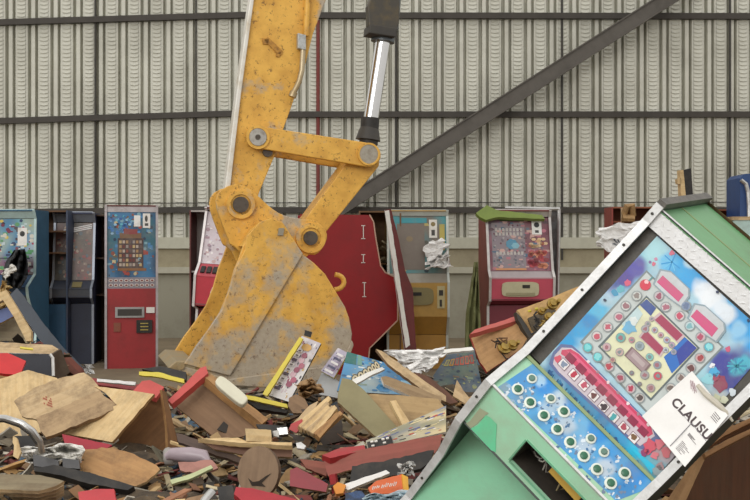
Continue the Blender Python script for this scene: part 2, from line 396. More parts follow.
# ================================================================== SLOT MACHINES (background)
def pl(o,u,v,n): return (V(o),V(u),V(v),V(n).normalized())
def onp(P,s,t,l=0): return P[0]+P[1]*s+P[2]*t+P[3]*l+(P[4]*(s*t) if len(P)>4 else V((0,0,0)))
def prect(b,P,s0,t0,s1,t1,col,l=0): b.face([onp(P,s0,t0,l),onp(P,s1,t0,l),onp(P,s1,t1,l),onp(P,s0,t1,l)],0,hx(col) if isinstance(col,str) else col)
def pdisc(b,P,s,t,rs,rt,col,l=0,n=12):
    b.face([onp(P,s+rs*math.cos(2*math.pi*k/n),t+rt*math.sin(2*math.pi*k/n),l) for k in range(n)],0,hx(col) if isinstance(col,str) else col)
def art(b,P,bgs,accent,seed,L=.0015,grid=(30,36),blobs=60,panel=None,fade=0):
    """Busy printed glass: soft colour fields, then small motifs, in plane P (unit square)."""
    r=random.Random(seed); ctr=[(r.random(),r.random(),r.uniform(.1,.35),hx(r.choice(bgs))) for _ in range(16)]
    nx,ny=grid
    def cc(s,t):
        w=.02; c=[x*w for x in hx(bgs[0])[:3]]
        for a,e,q,k in ctr:
            g=math.exp(-((s-a)**2+(t-e)**2)/(q*q)*3); w+=g; c=[c[i]+k[i]*g for i in range(3)]
        return tuple([x/w for x in c]+[1])
    for i in range(nx):
        for j in range(ny):
            s0,s1,t0,t1=i/nx,(i+1)/nx,j/ny,(j+1)/ny
            k=len(b.v); b.v += [onp(P,s0,t0),onp(P,s1,t0),onp(P,s1,t1),onp(P,s0,t1)]; b.f.append([k,k+1,k+2,k+3]); b.m.append(0); b.c.append([cc(s0,t0),cc(s1,t0),cc(s1,t1),cc(s0,t1)])
    for _ in range(blobs):
        s,t=r.uniform(.04,.96),r.uniform(.03,.97); q=r.uniform(.012,.05)
        c=r.choice(accent)
        if r.random()<.5: pdisc(b,P,s,t,q,q*.8,c,L*r.uniform(.5,1.2),r.choice((5,6,8)))
        else: 
            w=q*r.uniform(.5,1.5); prect(b,P,max(0,s-w),max(0,t-q*.5),min(1,s+w),min(1,t+q*.5),c,L*r.uniform(.5,1.2))
    if panel:
        for (s0,t0,s1,t1,c) in panel: prect(b,P,s0,t0,s1,t1,c,L*1.5)
PROF=[(0,0),(0,.74),(-.13,.82),(-.13,.93),(.02,1.03),(.13,1.74),(.04,1.86),(.55,1.86),(.55,0)]   # (y back, z)
STR=[(0,0),(0,.74),(0,.82),(0,.93),(0,1.06),(0,1.82),(0,1.9),(.55,1.9),(.55,0)]
def cabinet(px,Y,w,H,yaw,prof,label,side,trimm,front,ctrl,artargs,roll=0,base=0,group=None,extra=None,low=None,name='slot_machine',pitch=0):
    k=H/prof[5+1][1]; pr=[(a,z*k) for a,z in prof]
    M=Matrix.Translation(V(((px-375)/F*Y,Y,base)))@Matrix.Rotation(yaw,4,'Z')@Matrix.Rotation(roll,4,'Y')@Matrix.Rotation(pitch,4,'X')
    E=empty(name,(0,0,0),label,'slot machine',group,M=M)
    for sx in (-w/2,w/2-.02):
        b=MB(); b.prism([(sx,a,z) for a,z in pr],V((.02,0,0))); b.build('side_panel',side,E)
    for sx in (-w/2-.004,w/2-.024):
        b=MB()
        for i in range(0,6):
            p=V((sx,pr[i][0],pr[i][1])); q=V((sx,pr[i+1][0],pr[i+1][1])); d=q-p
            if d.length<.01: continue
            nn=V((0,-d.z,d.y)).normalized(); b.box(p-d.normalized()*.003,d+d.normalized()*.006,V((.028,0,0)),nn*.012)
        b.build('edge_trim',trimm,E)
    x0,x1=-w/2+.02,w/2-.02
    def pan(i,j,nm,mt,off=.01,th=.015):
        p=V((x0,pr[i][0],pr[i][1]));q=V((x0,pr[j][0],pr[j][1])); d=q-p; nn=V((0,-d.z,d.y)).normalized()
        b=MB(); b.box(p-nn*(off+th),d,V((x1-x0,0,0)),nn*th); o=b.build(nm,mt,E)
        return o,pl(p-nn*off+nn*.001,V((x1-x0,0,0)),d,nn)
    o,PL=pan(0,1,'lower_door',low or front,.012)
    pan(1,2,'shelf_underside',low or front); o,PF=pan(2,3,'front_belt',front); o,PC=pan(3,4,'control_panel',ctrl)
    o,PS=pan(4,5,'screen_frame',BLACK,.02)
    b=MB(); art(b,PS,*artargs); b.build('screen_artwork',colmat(),E)
    o,PT=pan(5,6,'top_bezel',trimm)
    b=MB(); b.box((x0,pr[6][0],pr[6][1]-.015),(x1-x0,0,0),(0,pr[7][0]-pr[6][0],0),(0,0,.015)); b.build('top_panel',side,E)
    b=MB(); b.box((x0,pr[7][0]-.015,.02),(x1-x0,0,0),(0,.015,0),(0,0,pr[7][1]-.03)); b.build('back_panel',BROWN,E)
    if extra: extra(E,PL,PF,PC,PS)
    return E
def coll(E,nm,mt,fn):
    b=MB(); fn(b); return b.build(nm,mt,E)
def inset(P,s0,t0,s1,t1,h,b,mi=0):
    o=onp(P,s0,t0,0); b.box(o,P[1]*(s1-s0),P[2]*(t1-t0),P[3]*h,mi)
# red machine with underwater artwork
def x4(E,PL,PF,PC,PS):
    b=MB(); 
    for i in range(9):
        for r_ in (0,1): pdisc(b,PC,.08+i*.105,.3+.42*r_,.045,.14,'d8cfc8',.006,10); pdisc(b,PC,.08+i*.105,.3+.42*r_,.027,.08,'7a3030',.008,10)
    b.build('button_row',colmat(),E)
    b=MB(); inset(PF,.16,-1.0,.76,.9,.02,b); 
    coll(E,'display_window',paint('a9a9a8',.35,.3),lambda b:inset(PL,.17,.80,.76,.965,.022,b))
    coll(E,'display_glass',DARK,lambda b:inset(PL,.22,.83,.71,.935,.026,b))
    coll(E,'small_label',WHITE,lambda b:inset(PL,.80,.87,.97,.96,.018,b))
    coll(E,'bill_slot',BLACK,lambda b:inset(PL,.6,.56,.92,.76,.03,b))
    coll(E,'slot_marks',paint('b5a24d',.5),lambda b:[inset(PL,.68,.6+.05*k,.84,.615+.05*k,.033,b) for k in range(3)])
    coll(E,'worn_badge',paint('8a4631',.6),lambda b:inset(PL,.14,.58,.28,.72,.014,b))
    def st(b):
        prect(b,PS,.22,.14,.74,.6,'4d3a38',.0035); r=random.Random(2)
        for i in range(7):
            for j in range(6): prect(b,PS,.25+.068*i,.17+.07*j,.30+.068*i,.215+.07*j,r.choice(['a8835a','8a4a3c','c2a878','5f4a48','9c9088','6a2f2c','b9a99a']),.0045)
        prect(b,PS,.26,.6,.7,.68,'7a5a40',.004); prect(b,PS,.34,.66,.62,.74,'8a4040',.005)
        for _ in range(40): pdisc(b,PS,r.uniform(.04,.5),r.uniform(.66,.96),.035,.02,r.choice(['6aa4d8','3f7fc4','8fc0e0','2a5fa8','5fb0c4']),.004,6)
        prect(b,PS,.55,.78,.68,.95,'e9e9e6',.004); prect(b,PS,.73,.76,.88,.98,'ece9e4',.004); pdisc(b,PS,.8,.9,.03,.05,'2a2a2a',.005); prect(b,PS,.77,.79,.84,.83,'3a3a3a',.005)
    coll(E,'stickers',colmat(),st)
c4=cabinet(131.5,13.0,.61,1.93,math.radians(11),STR,'narrow red slot machine with blue underwater artwork above and a grey display window',MAROON,paint('b4aeb0',.4,.4,amt=.5,scale=6),paint('9c2b2e',.5,dirt='6e2a28',amt=.6,scale=3),paint('8d8790',.5),
 (['2f5f86','1f4567','3f7aa6','27506b','3a6b78'],['8a4a3c','c9b98f','4a88bb','a53d35','233a55','7fa9b8','6b5a48'],4,.003,(24,30),120,[(.22,.1,.8,.14,'8a5a2e')]),extra=x4)
# blue machine at the left edge
def x1(E,PL,PF,PC,PS):
    def st(b):
        prect(b,PS,.66,.52,.84,.84,'ece9e4',.004); pdisc(b,PS,.75,.73,.05,.05,'2a2a2a',.005)
        prect(b,PS,.05,.28,.9,.3,'2b3550',.004)
    coll(E,'stickers',colmat(),st)
cabinet(6,12.6,.66,1.86,math.radians(-7),[(0,0),(.1,.5),(-.13,.88),(-.15,.98),(.06,1.12),(.08,1.76),(.03,1.86),(.42,1.86),(.42,0)],'teal blue slot machine cut by the left edge of the picture, torn foam on it',paint('2d5873',.5,dirt='1e3d52',amt=.5),paint('b9d3d3',.35,.3),paint('2a4f78',.5),paint('2e4d6e',.5),
 (['6fb0bd','b9c7cf','8a4f6b','3e7fae','a8bcb0'],['7a2f4a','d6d2c4','2c3f66','b23a5a','5f9f6d','d9c25e','3a2a3a','c9d9dd'],1,.003,(20,24),150),extra=x1,low=paint('343d4c',.55,dirt='23252c',amt=.5))
# open brown cabinet
def openbox(nm,label,px,Y,w,z0_,z1_,outer,inner,shelves,dp=.45,yaw=0,base=None,cat='cabinet'):
    M=Matrix.Translation(V(((px-375)/F*Y,Y,z0_)))@Matrix.Rotation(yaw,4,'Z'); E=empty(nm,(0,0,0),label,cat,M=M); h=z1_-z0_
    for x in (-w/2,w/2-.018): coll(E,'side_panel',outer,lambda b:b.box((x,0,0),(.018,0,0),(0,dp,0),(0,0,h)))
    coll(E,'back_panel',inner,lambda b:b.box((-w/2+.018,dp-.015,0),(w-.036,0,0),(0,.015,0),(0,0,h)))
    coll(E,'top_panel',inner,lambda b:b.box((-w/2+.018,0,h-.018),(w-.036,0,0),(0,dp-.015,0),(0,0,.018)))
    for s in shelves: coll(E,'shelf',inner,lambda b:b.box((-w/2+.018,.03,h*s),(w-.036,0,0),(0,dp-.05,0),(0,0,.02)))
    return E,M
E_,M_=openbox('open_cabinet','open back cabinet with brown shelved inside beside the teal machine',47,13.35,.5,0,1.88,paint('3c4a63',.55),wood('6b4a2c','4a3320'),(.22,.48,.72,.86))
coll(E_,'lower_panel',paint('28506f',.5,dirt='1c3447',amt=.5),lambda b:b.box((-.23,-.012,.02),(.46,0,0),(0,.012,0),(0,0,.72)))
def x3(E,PL,PF,PC,PS):
    coll(E,'paper_strips',PAPER,lambda b:[b.box(onp(PS,.2,.86-.03*k,.004),PS[1]*.75+PS[2]*.1,PS[2]*.02,PS[3]*.002) for k in range(3)])
    coll(E,'lock_plate',paint('8a7f55',.5),lambda b:inset(PC,.5,.2,.75,.8,.01,b))
cabinet(73,13.5,.5,1.86,math.radians(5),PROF,'dark navy slot machine with murky artwork standing behind, left of the narrow red one',paint('2b3252',.55,dirt='25222b',amt=.5),paint('98a0ac',.4,.4),paint('393f49',.5),paint('3d4350',.5),
 (['5a5045','70584a','7b4a45','4c4a46'],['8a7565','b09a86','3a3430','93423f','52616b'],3,.003,(16,20),90),extra=x3,low=paint('313648',.55,dirt='272730',amt=.5))
# dark cabinet sliver beside it
coll_E,_=openbox('open_cabinet','dark open cabinet with bare metal edges squeezed against the narrow red machine',100,13.7,.3,0,1.84,paint('4d4748',.5,.2),wood('4f3826','352619'),(.45,.7))
# red and white machine half behind the bucket, leaning
def x5(E,PL,PF,PC,PS):
    coll(E,'oval_plate',WHITE,lambda b:[b.prism([onp(PF,.62+.3*math.cos(a*.5236),.45+.38*math.sin(a*.5236),.004) for a in range(12)],PF[3]*.012)])
    coll(E,'coin_slot',BLACK,lambda b:inset(PF,.5,.3,.74,.62,.02,b))
    coll(E,'button_row',BLACK,lambda b:[inset(PC,.06+.13*k,.25,.15+.13*k,.7,.02,b) for k in range(7)])
cabinet(217,12.6,.58,1.88,math.radians(-4),[(0,0),(0,.72),(-.2,.76),(-.22,1.1),(-.04,1.24),(.13,1.84),(.08,1.88),(.5,1.88),(.5,0)],'red and white slot machine with washed out pale artwork, half hidden behind the bucket',MAROON,paint('dcd6d6',.4,.3,amt=.3),paint('c23a48',.45,dirt='9c2f3a',amt=.4),paint('b84a55',.5),
 (['cdc0c8','dcd2d8','b7a4b2','c6b9bd'],['e8e2e2','a3848f','c9a9a9','8f7d8a','d3cdd6'],5,.003,(18,20),120),extra=x5,roll=math.radians(4),low=paint('7a2228',.5))
coll5,_=openbox('open_cabinet','maroon open cabinet edge showing left of the red and white machine',201,13.3,.28,0,1.88,MAROON,paint('b9b2ae',.6),(.6,))
# big red machine seen from its side, facing right
b=MB(); Y6=12.4; o6=at(362,300,Y6); o6.z=0
E=empty('slot_machine',o6,'bright red slot machine seen from its plain side behind the arm','slot machine')
outl=[(300,214),(369,215),(373,222),(375,237),(380,266),(385,273),(397,279),(397,320),(369,348),(366,380),(300,380)]
n6=V((.12,-1,0)).normalized(); pts=[hitp(x,y,at(362,300,Y6),n6)-o6 for x,y in outl]
for k,off in ((0,0),(1,.5)):
    b=MB(); b.prism([p-n6*off for p in pts],-n6*.02); b.build('side_panel',paint('94191f',.4,dirt='6e1c1e',amt=.5,scale=3),E)
b=MB()
for k in range(1,9):
    p,q=pts[k],pts[k+1]; b.box(p-n6*.02,q-p,-n6*.48,V((q-p).cross(n6)).normalized()*.01)
b.build('front_shell',BROWN,E)
b=MB()
for k in range(1,9):
    p,q=pts[k],pts[k+1]; b.box(p+n6*.004,q-p,-n6*.028,V((q-p).cross(n6)).normalized()*-.014)
b.build('edge_trim',paint('c9a58f',.5),E)
b=MB()
for (x,y0,y1) in ((363,226,239),(363,255,263),(364,283,297)):
    a=hitp(x,y0,at(362,300,Y6),n6)-o6; c=hitp(x,y1,at(362,300,Y6),n6)-o6
    b.box(a+n6*.004,c-a,V((.008,0,0)),-n6*.006)
    for e in (a,c): b.box(e+n6*.004-V((.02,0,0)),V((.045,0,0)),V((0,0,.008)),-n6*.006)
b.build('white_rub_marks',WHITE,E)
# opened cabinet and leaning door strip right of it
E,_=openbox('open_cabinet','open brown cabinet full of torn wiring between red and yellow machines',380,12.95,.5,0,1.86,paint('7a5a3a',.6),wood('7d5b36','5f4328'),(.35,.66))
coll(E,'broken_lock_gear',paint('8f8468',.5,.3,amt=.6,scale=30),lambda b:[shard(b,V((R.uniform(.0,.2),R.uniform(.05,.2),1.26+R.uniform(0,.25))),.12,.05,.02,(1,1,1,1),R) for _ in range(16)])
slab('cabinet_door',[(385,210),(391,209),(397,232),(405,270),(413,290),(415,330),(417,362),(418,380),(409,380)],(.25,-1,.05),.03,[MAROON,TRIM],'dark maroon cabinet door with white metal edge leaning beside the yellow machine','door panel',Y=12.2)
slab('door_edge_strip',[(385,211),(389,210),(410,345),(406,348)],(.25,-1,.05),.02,WHITE,'long white metal edging standing against the maroon cabinet door','metal strip',Y=12.17)
# yellow machine
def x7(E,PL,PF,PC,PS):
    def st(b):
        prect(b,PS,.14,.06,.62,.86,'7d7268',.004); pdisc(b,PS,.36,.6,.06,.05,'8f7d5f',.006); prect(b,PS,.7,.62,.84,.94,'ece9e0',.005); pdisc(b,PS,.77,.86,.04,.04,'8a7a4a',.006); prect(b,PS,.74,.66,.8,.76,'35332f',.006); prect(b,PS,.88,.4,.97,.86,'c2b35a',.004); prect(b,PS,.1,.88,.66,.97,'3f9aa6',.005)
    coll(E,'worn_screen_print',colmat(),st)
    coll(E,'handle_recess',paint('8d8356',.5),lambda b:b.prism([onp(PF,.42+.34*math.copysign(abs(math.cos(a*.3927))**.4,math.cos(a*.3927)),.6+.26*math.copysign(abs(math.sin(a*.3927))**.5,math.sin(a*.3927)),.004) for a in range(16)],PF[3]*.014))
    coll(E,'slot',BLACK,lambda b:inset(PF,.35,.62,.55,.72,.022,b))
    coll(E,'lock_panel',paint('c9bd8d',.5),lambda b:inset(PF,.82,.25,.95,.9,.012,b)); coll(E,'lock',DARK,lambda b:[inset(PF,.86,.3,.9,.5,.018,b),inset(PF,.85,.62,.92,.78,.018,b)])
c7=cabinet(418,12.9,.72,1.87,math.radians(3),[(.06,0),(.06,.4),(-.08,.62),(-.08,1.02),(-.02,1.13),(.06,1.8),(.04,1.87),(.5,1.87),(.5,0)],'yellow slot machine with blanked brown screen and teal corner behind the papers',paint('b7975a',.5),paint('cfd6cf',.4,.3,amt=.3),paint('c29a4d',.5,dirt='95743a',amt=.5,scale=4),paint('a5a093',.5),
 (['4fa3ac','6f8f8c','7f6f60','3e8894'],['8a6f5a','2f4a55','c2b06a','7a3f3a','5a5a50'],7,.003,(16,20),50),extra=x7,low=paint('b98a3e',.55,dirt='8b6a35',amt=.5,scale=4))
# pink machine
def x8(E,PL,PF,PC,PS):
    r=random.Random(3)
    def st(b):
        prect(b,PS,.06,.05,.6,.9,'8a7f86',.002)
        for _ in range(80): pdisc(b,PS,r.uniform(.08,.6),r.uniform(.1,.86),.018,.02,r.choice(['a9a4a6','6f6a72','6a3f4d','9c8f98','58656f']),.0035,6)
        for q in (.3,.66,.74):
            for i in range(8): prect(b,PS,.12+i*.058,q,.155+i*.058,q+.06,'b9b3ae',.004)
        pdisc(b,PS,.38,.5,.1,.1,'4c8fae',.0045,7); pdisc(b,PS,.44,.47,.07,.06,'7fb3c4',.005,6)
        for _ in range(26): pdisc(b,PS,r.uniform(.66,.95),r.uniform(.08,.42),.05,.045,r.choice(['b23a45','c95a5a','8a2a3a','d98a6a']),.004,7)
        for _ in range(14): pdisc(b,PS,r.uniform(.68,.94),r.uniform(.45,.6),.04,.03,r.choice(['c9a070','a3563a','d9b990']),.0045,6)
        prect(b,PS,.72,.68,.88,.95,'e6e6e2',.006); pdisc(b,PS,.8,.86,.045,.05,'26262a',.007); prect(b,PS,.77,.71,.83,.76,'3a3a3a',.007)
        prect(b,PS,.1,.015,.6,.05,'c98a5a',.005)
        prect(b,PS,.2,.93,.6,.97,'4f6a3f',.005)
    coll(E,'screen_print',colmat(),st)
    coll(E,'coin_tray',paint('b9b394',.45,dirt='8f896c',amt=.4),lambda b:b.prism([onp(PF,.47+.3*math.copysign(abs(math.cos(a*.3927))**.4,math.cos(a*.3927)),.5+.33*math.copysign(abs(math.sin(a*.3927))**.4,math.sin(a*.3927)),.002) for a in range(16)],PF[3]*.02))
    coll(E,'coin_tray_lip',paint('9a9475',.45),lambda b:inset(PF,.24,.24,.7,.36,.035,b)); coll(E,'slot_display',BLACK,lambda b:inset(PF,.5,.55,.62,.7,.026,b))
c8=cabinet(520,12.3,.74,1.85,math.radians(5),[(.02,0),(.02,.78),(-.1,.84),(-.12,1.09),(-.04,1.17),(.1,1.77),(.06,1.85),(.55,1.85),(.55,0)],'pink and maroon slot machine with grey blue reel print standing right of centre',paint('7d3f3c',.5,dirt='5a2f2c',amt=.6,scale=6),paint('c9c5c2',.35,.4,amt=.5),paint('b84a5c',.45,dirt='94404c',amt=.4),paint('a59a9c',.45),
 (['8f5a6a','7a4a55','9a6a76','6a5a66'],['b5727f','5a3a48','c9a29a','4f6a80'],8,.003,(20,24),120),extra=x8,low=paint('6e2733',.5,dirt='51242b',amt=.5))
E=empty('display_frame',at(552,330,12.9),'bare silver frame panel standing just behind the pink machine','frame')
b=MB(); 
for (xa,ya_),(xb,yb_) in (((548,209),(560,209)),((559,209),(557,330)),((505,208),(560,209))):
    b.tube([at(xa,ya_,12.95)-E.location,at(xb,yb_,12.95)-E.location],.022,8)
b.build('frame_tube',STEEL,E)
b=MB(); b.box(at(500,330,13.0)-E.location,(.68,0,0),(0,.015,0),(0,0,1.4)); b.build('inner_panel',paint('6b6f70',.5,.3,dirt='4b3e39',amt=.8,scale=6,lo=.4,hi=.6),E)
# green cloth and strip
slab('green_board',[(476,213),(487,205),(497,210),(542,215),(545,219),(498,217),(486,220),(480,217)],(.1,-.8,.5),.05,paint('76883d',.6,dirt='55632f',amt=.4),'bent green board lying on top of the pink machine','board',Y=12.3)
def cloth(nm,pix,Y,mt,label,cat,fold=.05,freq=5,seed=0,ny=14,nxx=10):
    # ruffled sheet between a left and a right outline
    Lp,Rp=pix; b=MB(); g=[]
    def samp(pp,t):
        k=t*(len(pp)-1); i=min(int(k),len(pp)-2); f=k-i; return (pp[i][0]*(1-f)+pp[i+1][0]*f,pp[i][1]*(1-f)+pp[i+1][1]*f)
    for j in range(ny+1):
        a=samp(Lp,j/ny); c=samp(Rp,j/ny); row=[]
        for i in range(nxx+1):
            u=i/nxx; x=a[0]*(1-u)+c[0]*u; y=a[1]*(1-u)+c[1]*u
            d=fold*(math.sin(u*freq*3.1+seed+j*.25)+1.4*noise.noise(V((u*4+seed,j*.5,seed))))
            row.append(at(x,y,Y+d))
        g.append(row)
    for j in range(ny):
        for i in range(nxx): b.face([g[j][i],g[j][i+1],g[j+1][i+1],g[j+1][i]])
    o=b.build(nm,mt); sd=o.modifiers.new('Solid','SOLIDIFY'); sd.thickness=.006
    return tag(o,label,cat)
cloth('green_cloth',([(474,262),(471,285),(466,315),(465,362)],[(478,262),(479,285),(480,315),(482,362)]),12.2,paint('6f7248',.8,dirt='4f5234',amt=.5),'olive green cloth strip hanging down the left side of the pink machine','cloth')
# machines far behind the green one
E,_=openbox('open_cabinet','reddish brown open cabinet peeking above the tilted green machine',637,13.5,.62,0,1.93,paint('8a3a30',.6,dirt='5a2a22',amt=.6,scale=9),wood('9c5a3a','6f3d28'),(.5,.9))
coll(E,'cream_post',paint('cdb592',.6),lambda b:[b.box((-.2,-.02,1.5),(.04,0,0),(0,.02,0),(0,0,.42))])
tag(coll(None,'brass_fitting',paint('a8865a',.5,.3,dirt='5f452c',amt=.7,scale=20),lambda b:[b.tube([at(624,214,13.48),at(627,206,13.45),at(632,205,13.45),at(633,216,13.48)],.04,10),b.tube([at(622,218,13.45),at(634,219,13.45)],.05,8)]),'crumpled brown cap lying on the reddish cabinet top','cap')
E,_=openbox('open_cabinet','low red cabinet row behind the right shoulder of the green machine',712,13.5,1.0,0,1.9,RED,wood('9c5a3a','6f3d28'),(.5,))
# stool-like padded block on top of the cabinets
E=empty('padded_board',at(684,209,13.55),'dark padded board with pale wooden edge standing upright above green machine','board')
def rel(px,py,Y,E): return at(px,py,Y)-E.location
b=MB(); b.prism([rel(683,170,13.5,E),rel(691,168,13.5,E),rel(694,208,13.5,E),rel(686,209,13.5,E)],V((.0,.12,0))); b.build('pad',BLACK,E)
b=MB(); b.prism([rel(680,170,13.49,E),rel(683.5,170,13.49,E),rel(687,209,13.49,E),rel(682,209,13.49,E)],V((0,.14,0))); b.prism([rel(677,179,13.49,E),rel(681,178,13.49,E),rel(681,184,13.49,E),rel(678,184,13.49,E)],V((0,.1,0))); b.build('wooden_edge',PLY,E)
# blue machine at right edge
E=empty('slot_machine',at(752,360,13.0),'dark blue machine top at the right edge with a bright curved rim','slot machine')
E.location.z=0
b=MB(); b.prism([rel(740,178,13,E),rel(744,174,13,E),rel(775,172,13,E),rel(775,368,13,E),rel(740,368,13,E)],V((0,.5,0))); b.build('body',paint('2c4a7d',.5,dirt='24355a',amt=.5),E)
b=MB(); b.tube([rel(741,180,12.97,E),rel(746,184,12.97,E),rel(748,192,12.97,E),rel(749,205,12.97,E),rel(749,220,12.97,E)],.025,8); b.build('rim',STEEL,E)
E,_=openbox('open_cabinet','wood topped low cabinet with a teal panel, behind the green machine at right',772,12.6,.9,0,1.74,paint('b4cfc9',.5),wood('9c7a5a','6f5238'),(.4,))
coll(E,'wooden_top',PLY2,lambda b:b.box((-.47,-.03,1.742),(.95,0,0),(0,.5,0),(0,0,.04)))
coll(E,'teal_panel',paint('b4cfc9',.5),lambda b:b.box((-.45,-.015,1.35),(.9,0,0),(0,.015,0),(0,0,.39)))
# ================================================================== PAPERS
def crumple(nm,quad,Y,label,cat='paper',amp=.05,n=16,seed=0,mt=None,tilt=0,marks=None,group=None):
    b=MB(); g=[]
    for j in range(n+1):
        row=[]
        for i in range(n+1):
            u,v=i/n,j/n
            x=(quad[0][0]*(1-u)+quad[1][0]*u)*(1-v)+(quad[3][0]*(1-u)+quad[2][0]*u)*v
            y=(quad[0][1]*(1-u)+quad[1][1]*u)*(1-v)+(quad[3][1]*(1-u)+quad[2][1]*u)*v
            q=V((u*3.1+seed,v*3.1,seed*1.7)); d=abs(noise.noise(q))+.5*abs(noise.noise(q*2.3)); e=noise.noise(q*1.3+V((9,0,0)))
            row.append(at(x+e*6,y+noise.noise(q+V((0,7,0)))*5,Y+amp*(d*2-1)*2-tilt*v))
        g.append(row)
    for j in range(n):
        for i in range(n):
            b.face([g[j][i],g[j][i+1],g[j+1][i+1]]); b.face([g[j][i],g[j+1][i+1],g[j+1][i]])
    o=b.build(nm,mt or PAPER); sd=o.modifiers.new('Solid','SOLIDIFY'); sd.thickness=.003
    tag(o,label,cat,group); 
    return o,g
def stroke(parent_o,pts,r,col='3a4658'):
    b=MB(); b.tube(pts,r,5); o=b.build('ink_mark',paint(col,.7,bump=0)); 
    o.parent=parent_o; o.matrix_basis=Matrix.Translation(-parent_o.location)@o.matrix_basis
o,g=crumple('crumpled_paper',[(598,227),(640,221),(628,256),(596,246)],13.42,'crumpled white paper with blue scribble hanging left of the green machine','paper',.035,seed=2)
def gp(i,j): return g[j][i]+V((0,-.035,0))
stroke(o,[gp(8,10),gp(7,11),gp(8,12),gp(7,13),gp(9,13)],.007); stroke(o,[gp(10,9),gp(10,12),gp(11,13)],.007); stroke(o,[gp(12,11),gp(11,12),gp(12,13),gp(13,12),gp(13,13)],.007)
crumple('paper_sheet',[(422,249),(440,238),(449,246),(432,262)],12.84,'folded white notice stuck crookedly on the yellow machine screen','paper',.02,seed=5,n=8)
crumple('crumpled_paper',[(425,262),(448,252),(452,264),(428,270)],12.78,'scrunched grey white paper below the notice on the yellow machine','paper',.06,seed=8)
for i in range(3):
    pass
crumple('torn_paper',[(386,352),(446,349),(436,364),(404,368)],8.1,'torn white papers heaped behind the laths right of the bucket','paper',.035,seed=11)
crumple('torn_paper',[(404,366),(444,353),(436,364),(420,374)],7.95,'long torn white paper spilling down under the heaped papers','paper',.03,seed=13)
slab('white_strip',[(412,352),(472,347),(474,350),(413,356)],(.0,-.7,.7),.02,WHITE,'thin white edging strip topping the dark gaming panel','strip',Y=8.3)
# ================================================================== NAMED DEBRIS
def S_(*a,**k): return slab(*a,**k)[0]
def artslab(nm,pix,n,th,edge,label,cat,bgs,acc,seed,Y=None,lift=0,blobs=50,uv=None,extra=None,loc=None):
    o,M,p0,nn=slab(nm,pix,n,th,edge,label,cat,Y=Y,lift=lift,jag=0)
    q=[hitp(x,y,p0,nn) for x,y in (uv or pix[:4])]
    P=pl(q[3],q[2]-q[3],q[0]-q[3],nn); P=(P[0]+nn*.003,P[1],P[2],P[3],q[1]-q[2]-q[0]+q[3])
    b=MB(); art(b,P,bgs,acc,seed,.002,(16,16),blobs)
    if extra: extra(b,P)
    a=b.build('artwork',colmat()); a.parent=o; a.matrix_basis=M.inverted()@a.matrix_basis
    return o
# far left group
E=empty('overturned_cabinet',at(28,374,8.6),'overturned dark navy cabinet with a raw wooden top face at far left','cabinet')
S_('top_panel',[(-20,341),(52,345),(60,350),(58,354),(-20,352)],(.1,-.45,.9),.03,[PLY2,WHITE],parent=E,Y=8.6)
S_('front_panel',[(-20,353),(50,354),(53,360),(53,376),(-20,376)],(.15,-1,.1),.03,[paint('33363f',.5,dirt='22232a'),WHITE],parent=E,Y=8.45)
S_('end_panel',[(53,354),(61,349),(70,372),(60,380),(54,380)],(.8,-.6,.1),.03,paint('4b3b2c',.7,amt=.6),parent=E,Y=8.5)
b=MB(); b.tube([at(50,354,8.4)-E.location,at(53,358,8.4)-E.location,at(53.5,376,8.35)-E.location],.012,6); b.build('edge_trim',TRIM,E)
S_('yellow_sliver',[(20,346.5),(33,348),(33,349.5),(20,348)],(0,-.5,.9),.01,paint('d9c94a',.5),'thin yellow sliver lying on the overturned dark cabinet','sliver',Y=8.4)
E=empty('broken_crate',at(12,342,9.3),'broken plywood crate corner with a blue painted face at far left','crate')
S_('blue_panel',[(-20,318),(13,305),(17,314),(-20,334)],(.1,-.9,.4),.03,[paint('5a6a9c',.5,dirt='7c7f8f'),PLY],parent=E,Y=9.3)
S_('pale_frame',[(-20,300),(6,290),(17,308),(31,331),(31,341),(26,341),(14,317),(3,300),(-20,311)],(.1,-1,.2),.08,PLY,parent=E,Y=9.2)
S_('inner_panel',[(-20,332),(18,316),(26,328),(28,341),(-20,341)],(.2,-.9,.3),.03,GREYW,parent=E,Y=9.45)
S_('leaning_panel',[(9,296),(17,288),(24,296),(44,324),(62,346),(84,368),(88,378),(70,378),(40,340)],(.2,-1,.3),.04,[paint('3f4752',.5,dirt='2b2e35',amt=.5),TRIM],'long dark slate panel leaning across the left machines','panel',Y=10.6)
S_('red_brown_scrap',[(64,352),(72,358),(86,372),(74,375),(62,366)],(.3,-.9,.4),.05,wood('8a4a38','5f3026'),'red brown scrap at the foot of the long slate panel','scrap',Y=9.6)
crumple('silver_bracket',[(84,364),(92,365),(93,374),(85,373)],9.6,'small crushed silver bracket at the foot of the navy machine','bracket',.05,n=6,mt=TRIM)
# black cloth with foam over the left machine
cloth('black_cloth',([(14,250),(6,262),(2,278),(8,286)],[(25,249),(28,262),(28,276),(20,288)]),12.36,paint('25272a',.8,dirt='3b3d40',amt=.3),'black cloth slung over the front of the teal machine','cloth',fold=.12)
crumple('white_rag',[(3,272),(12,264),(16,268),(6,280)],12.18,'white torn scrap caught on the black cloth at the left edge','rag',.04,n=8,mt=WHITE)
crumple('torn_foam',[(0,282),(13,284),(10,300),(2,310)],12.3,'tuft of torn yellowish foam at the left edge','foam',.12,n=14,seed=21,mt=paint('cdb27c',.9,dirt='8f7442',amt=.6,scale=20))
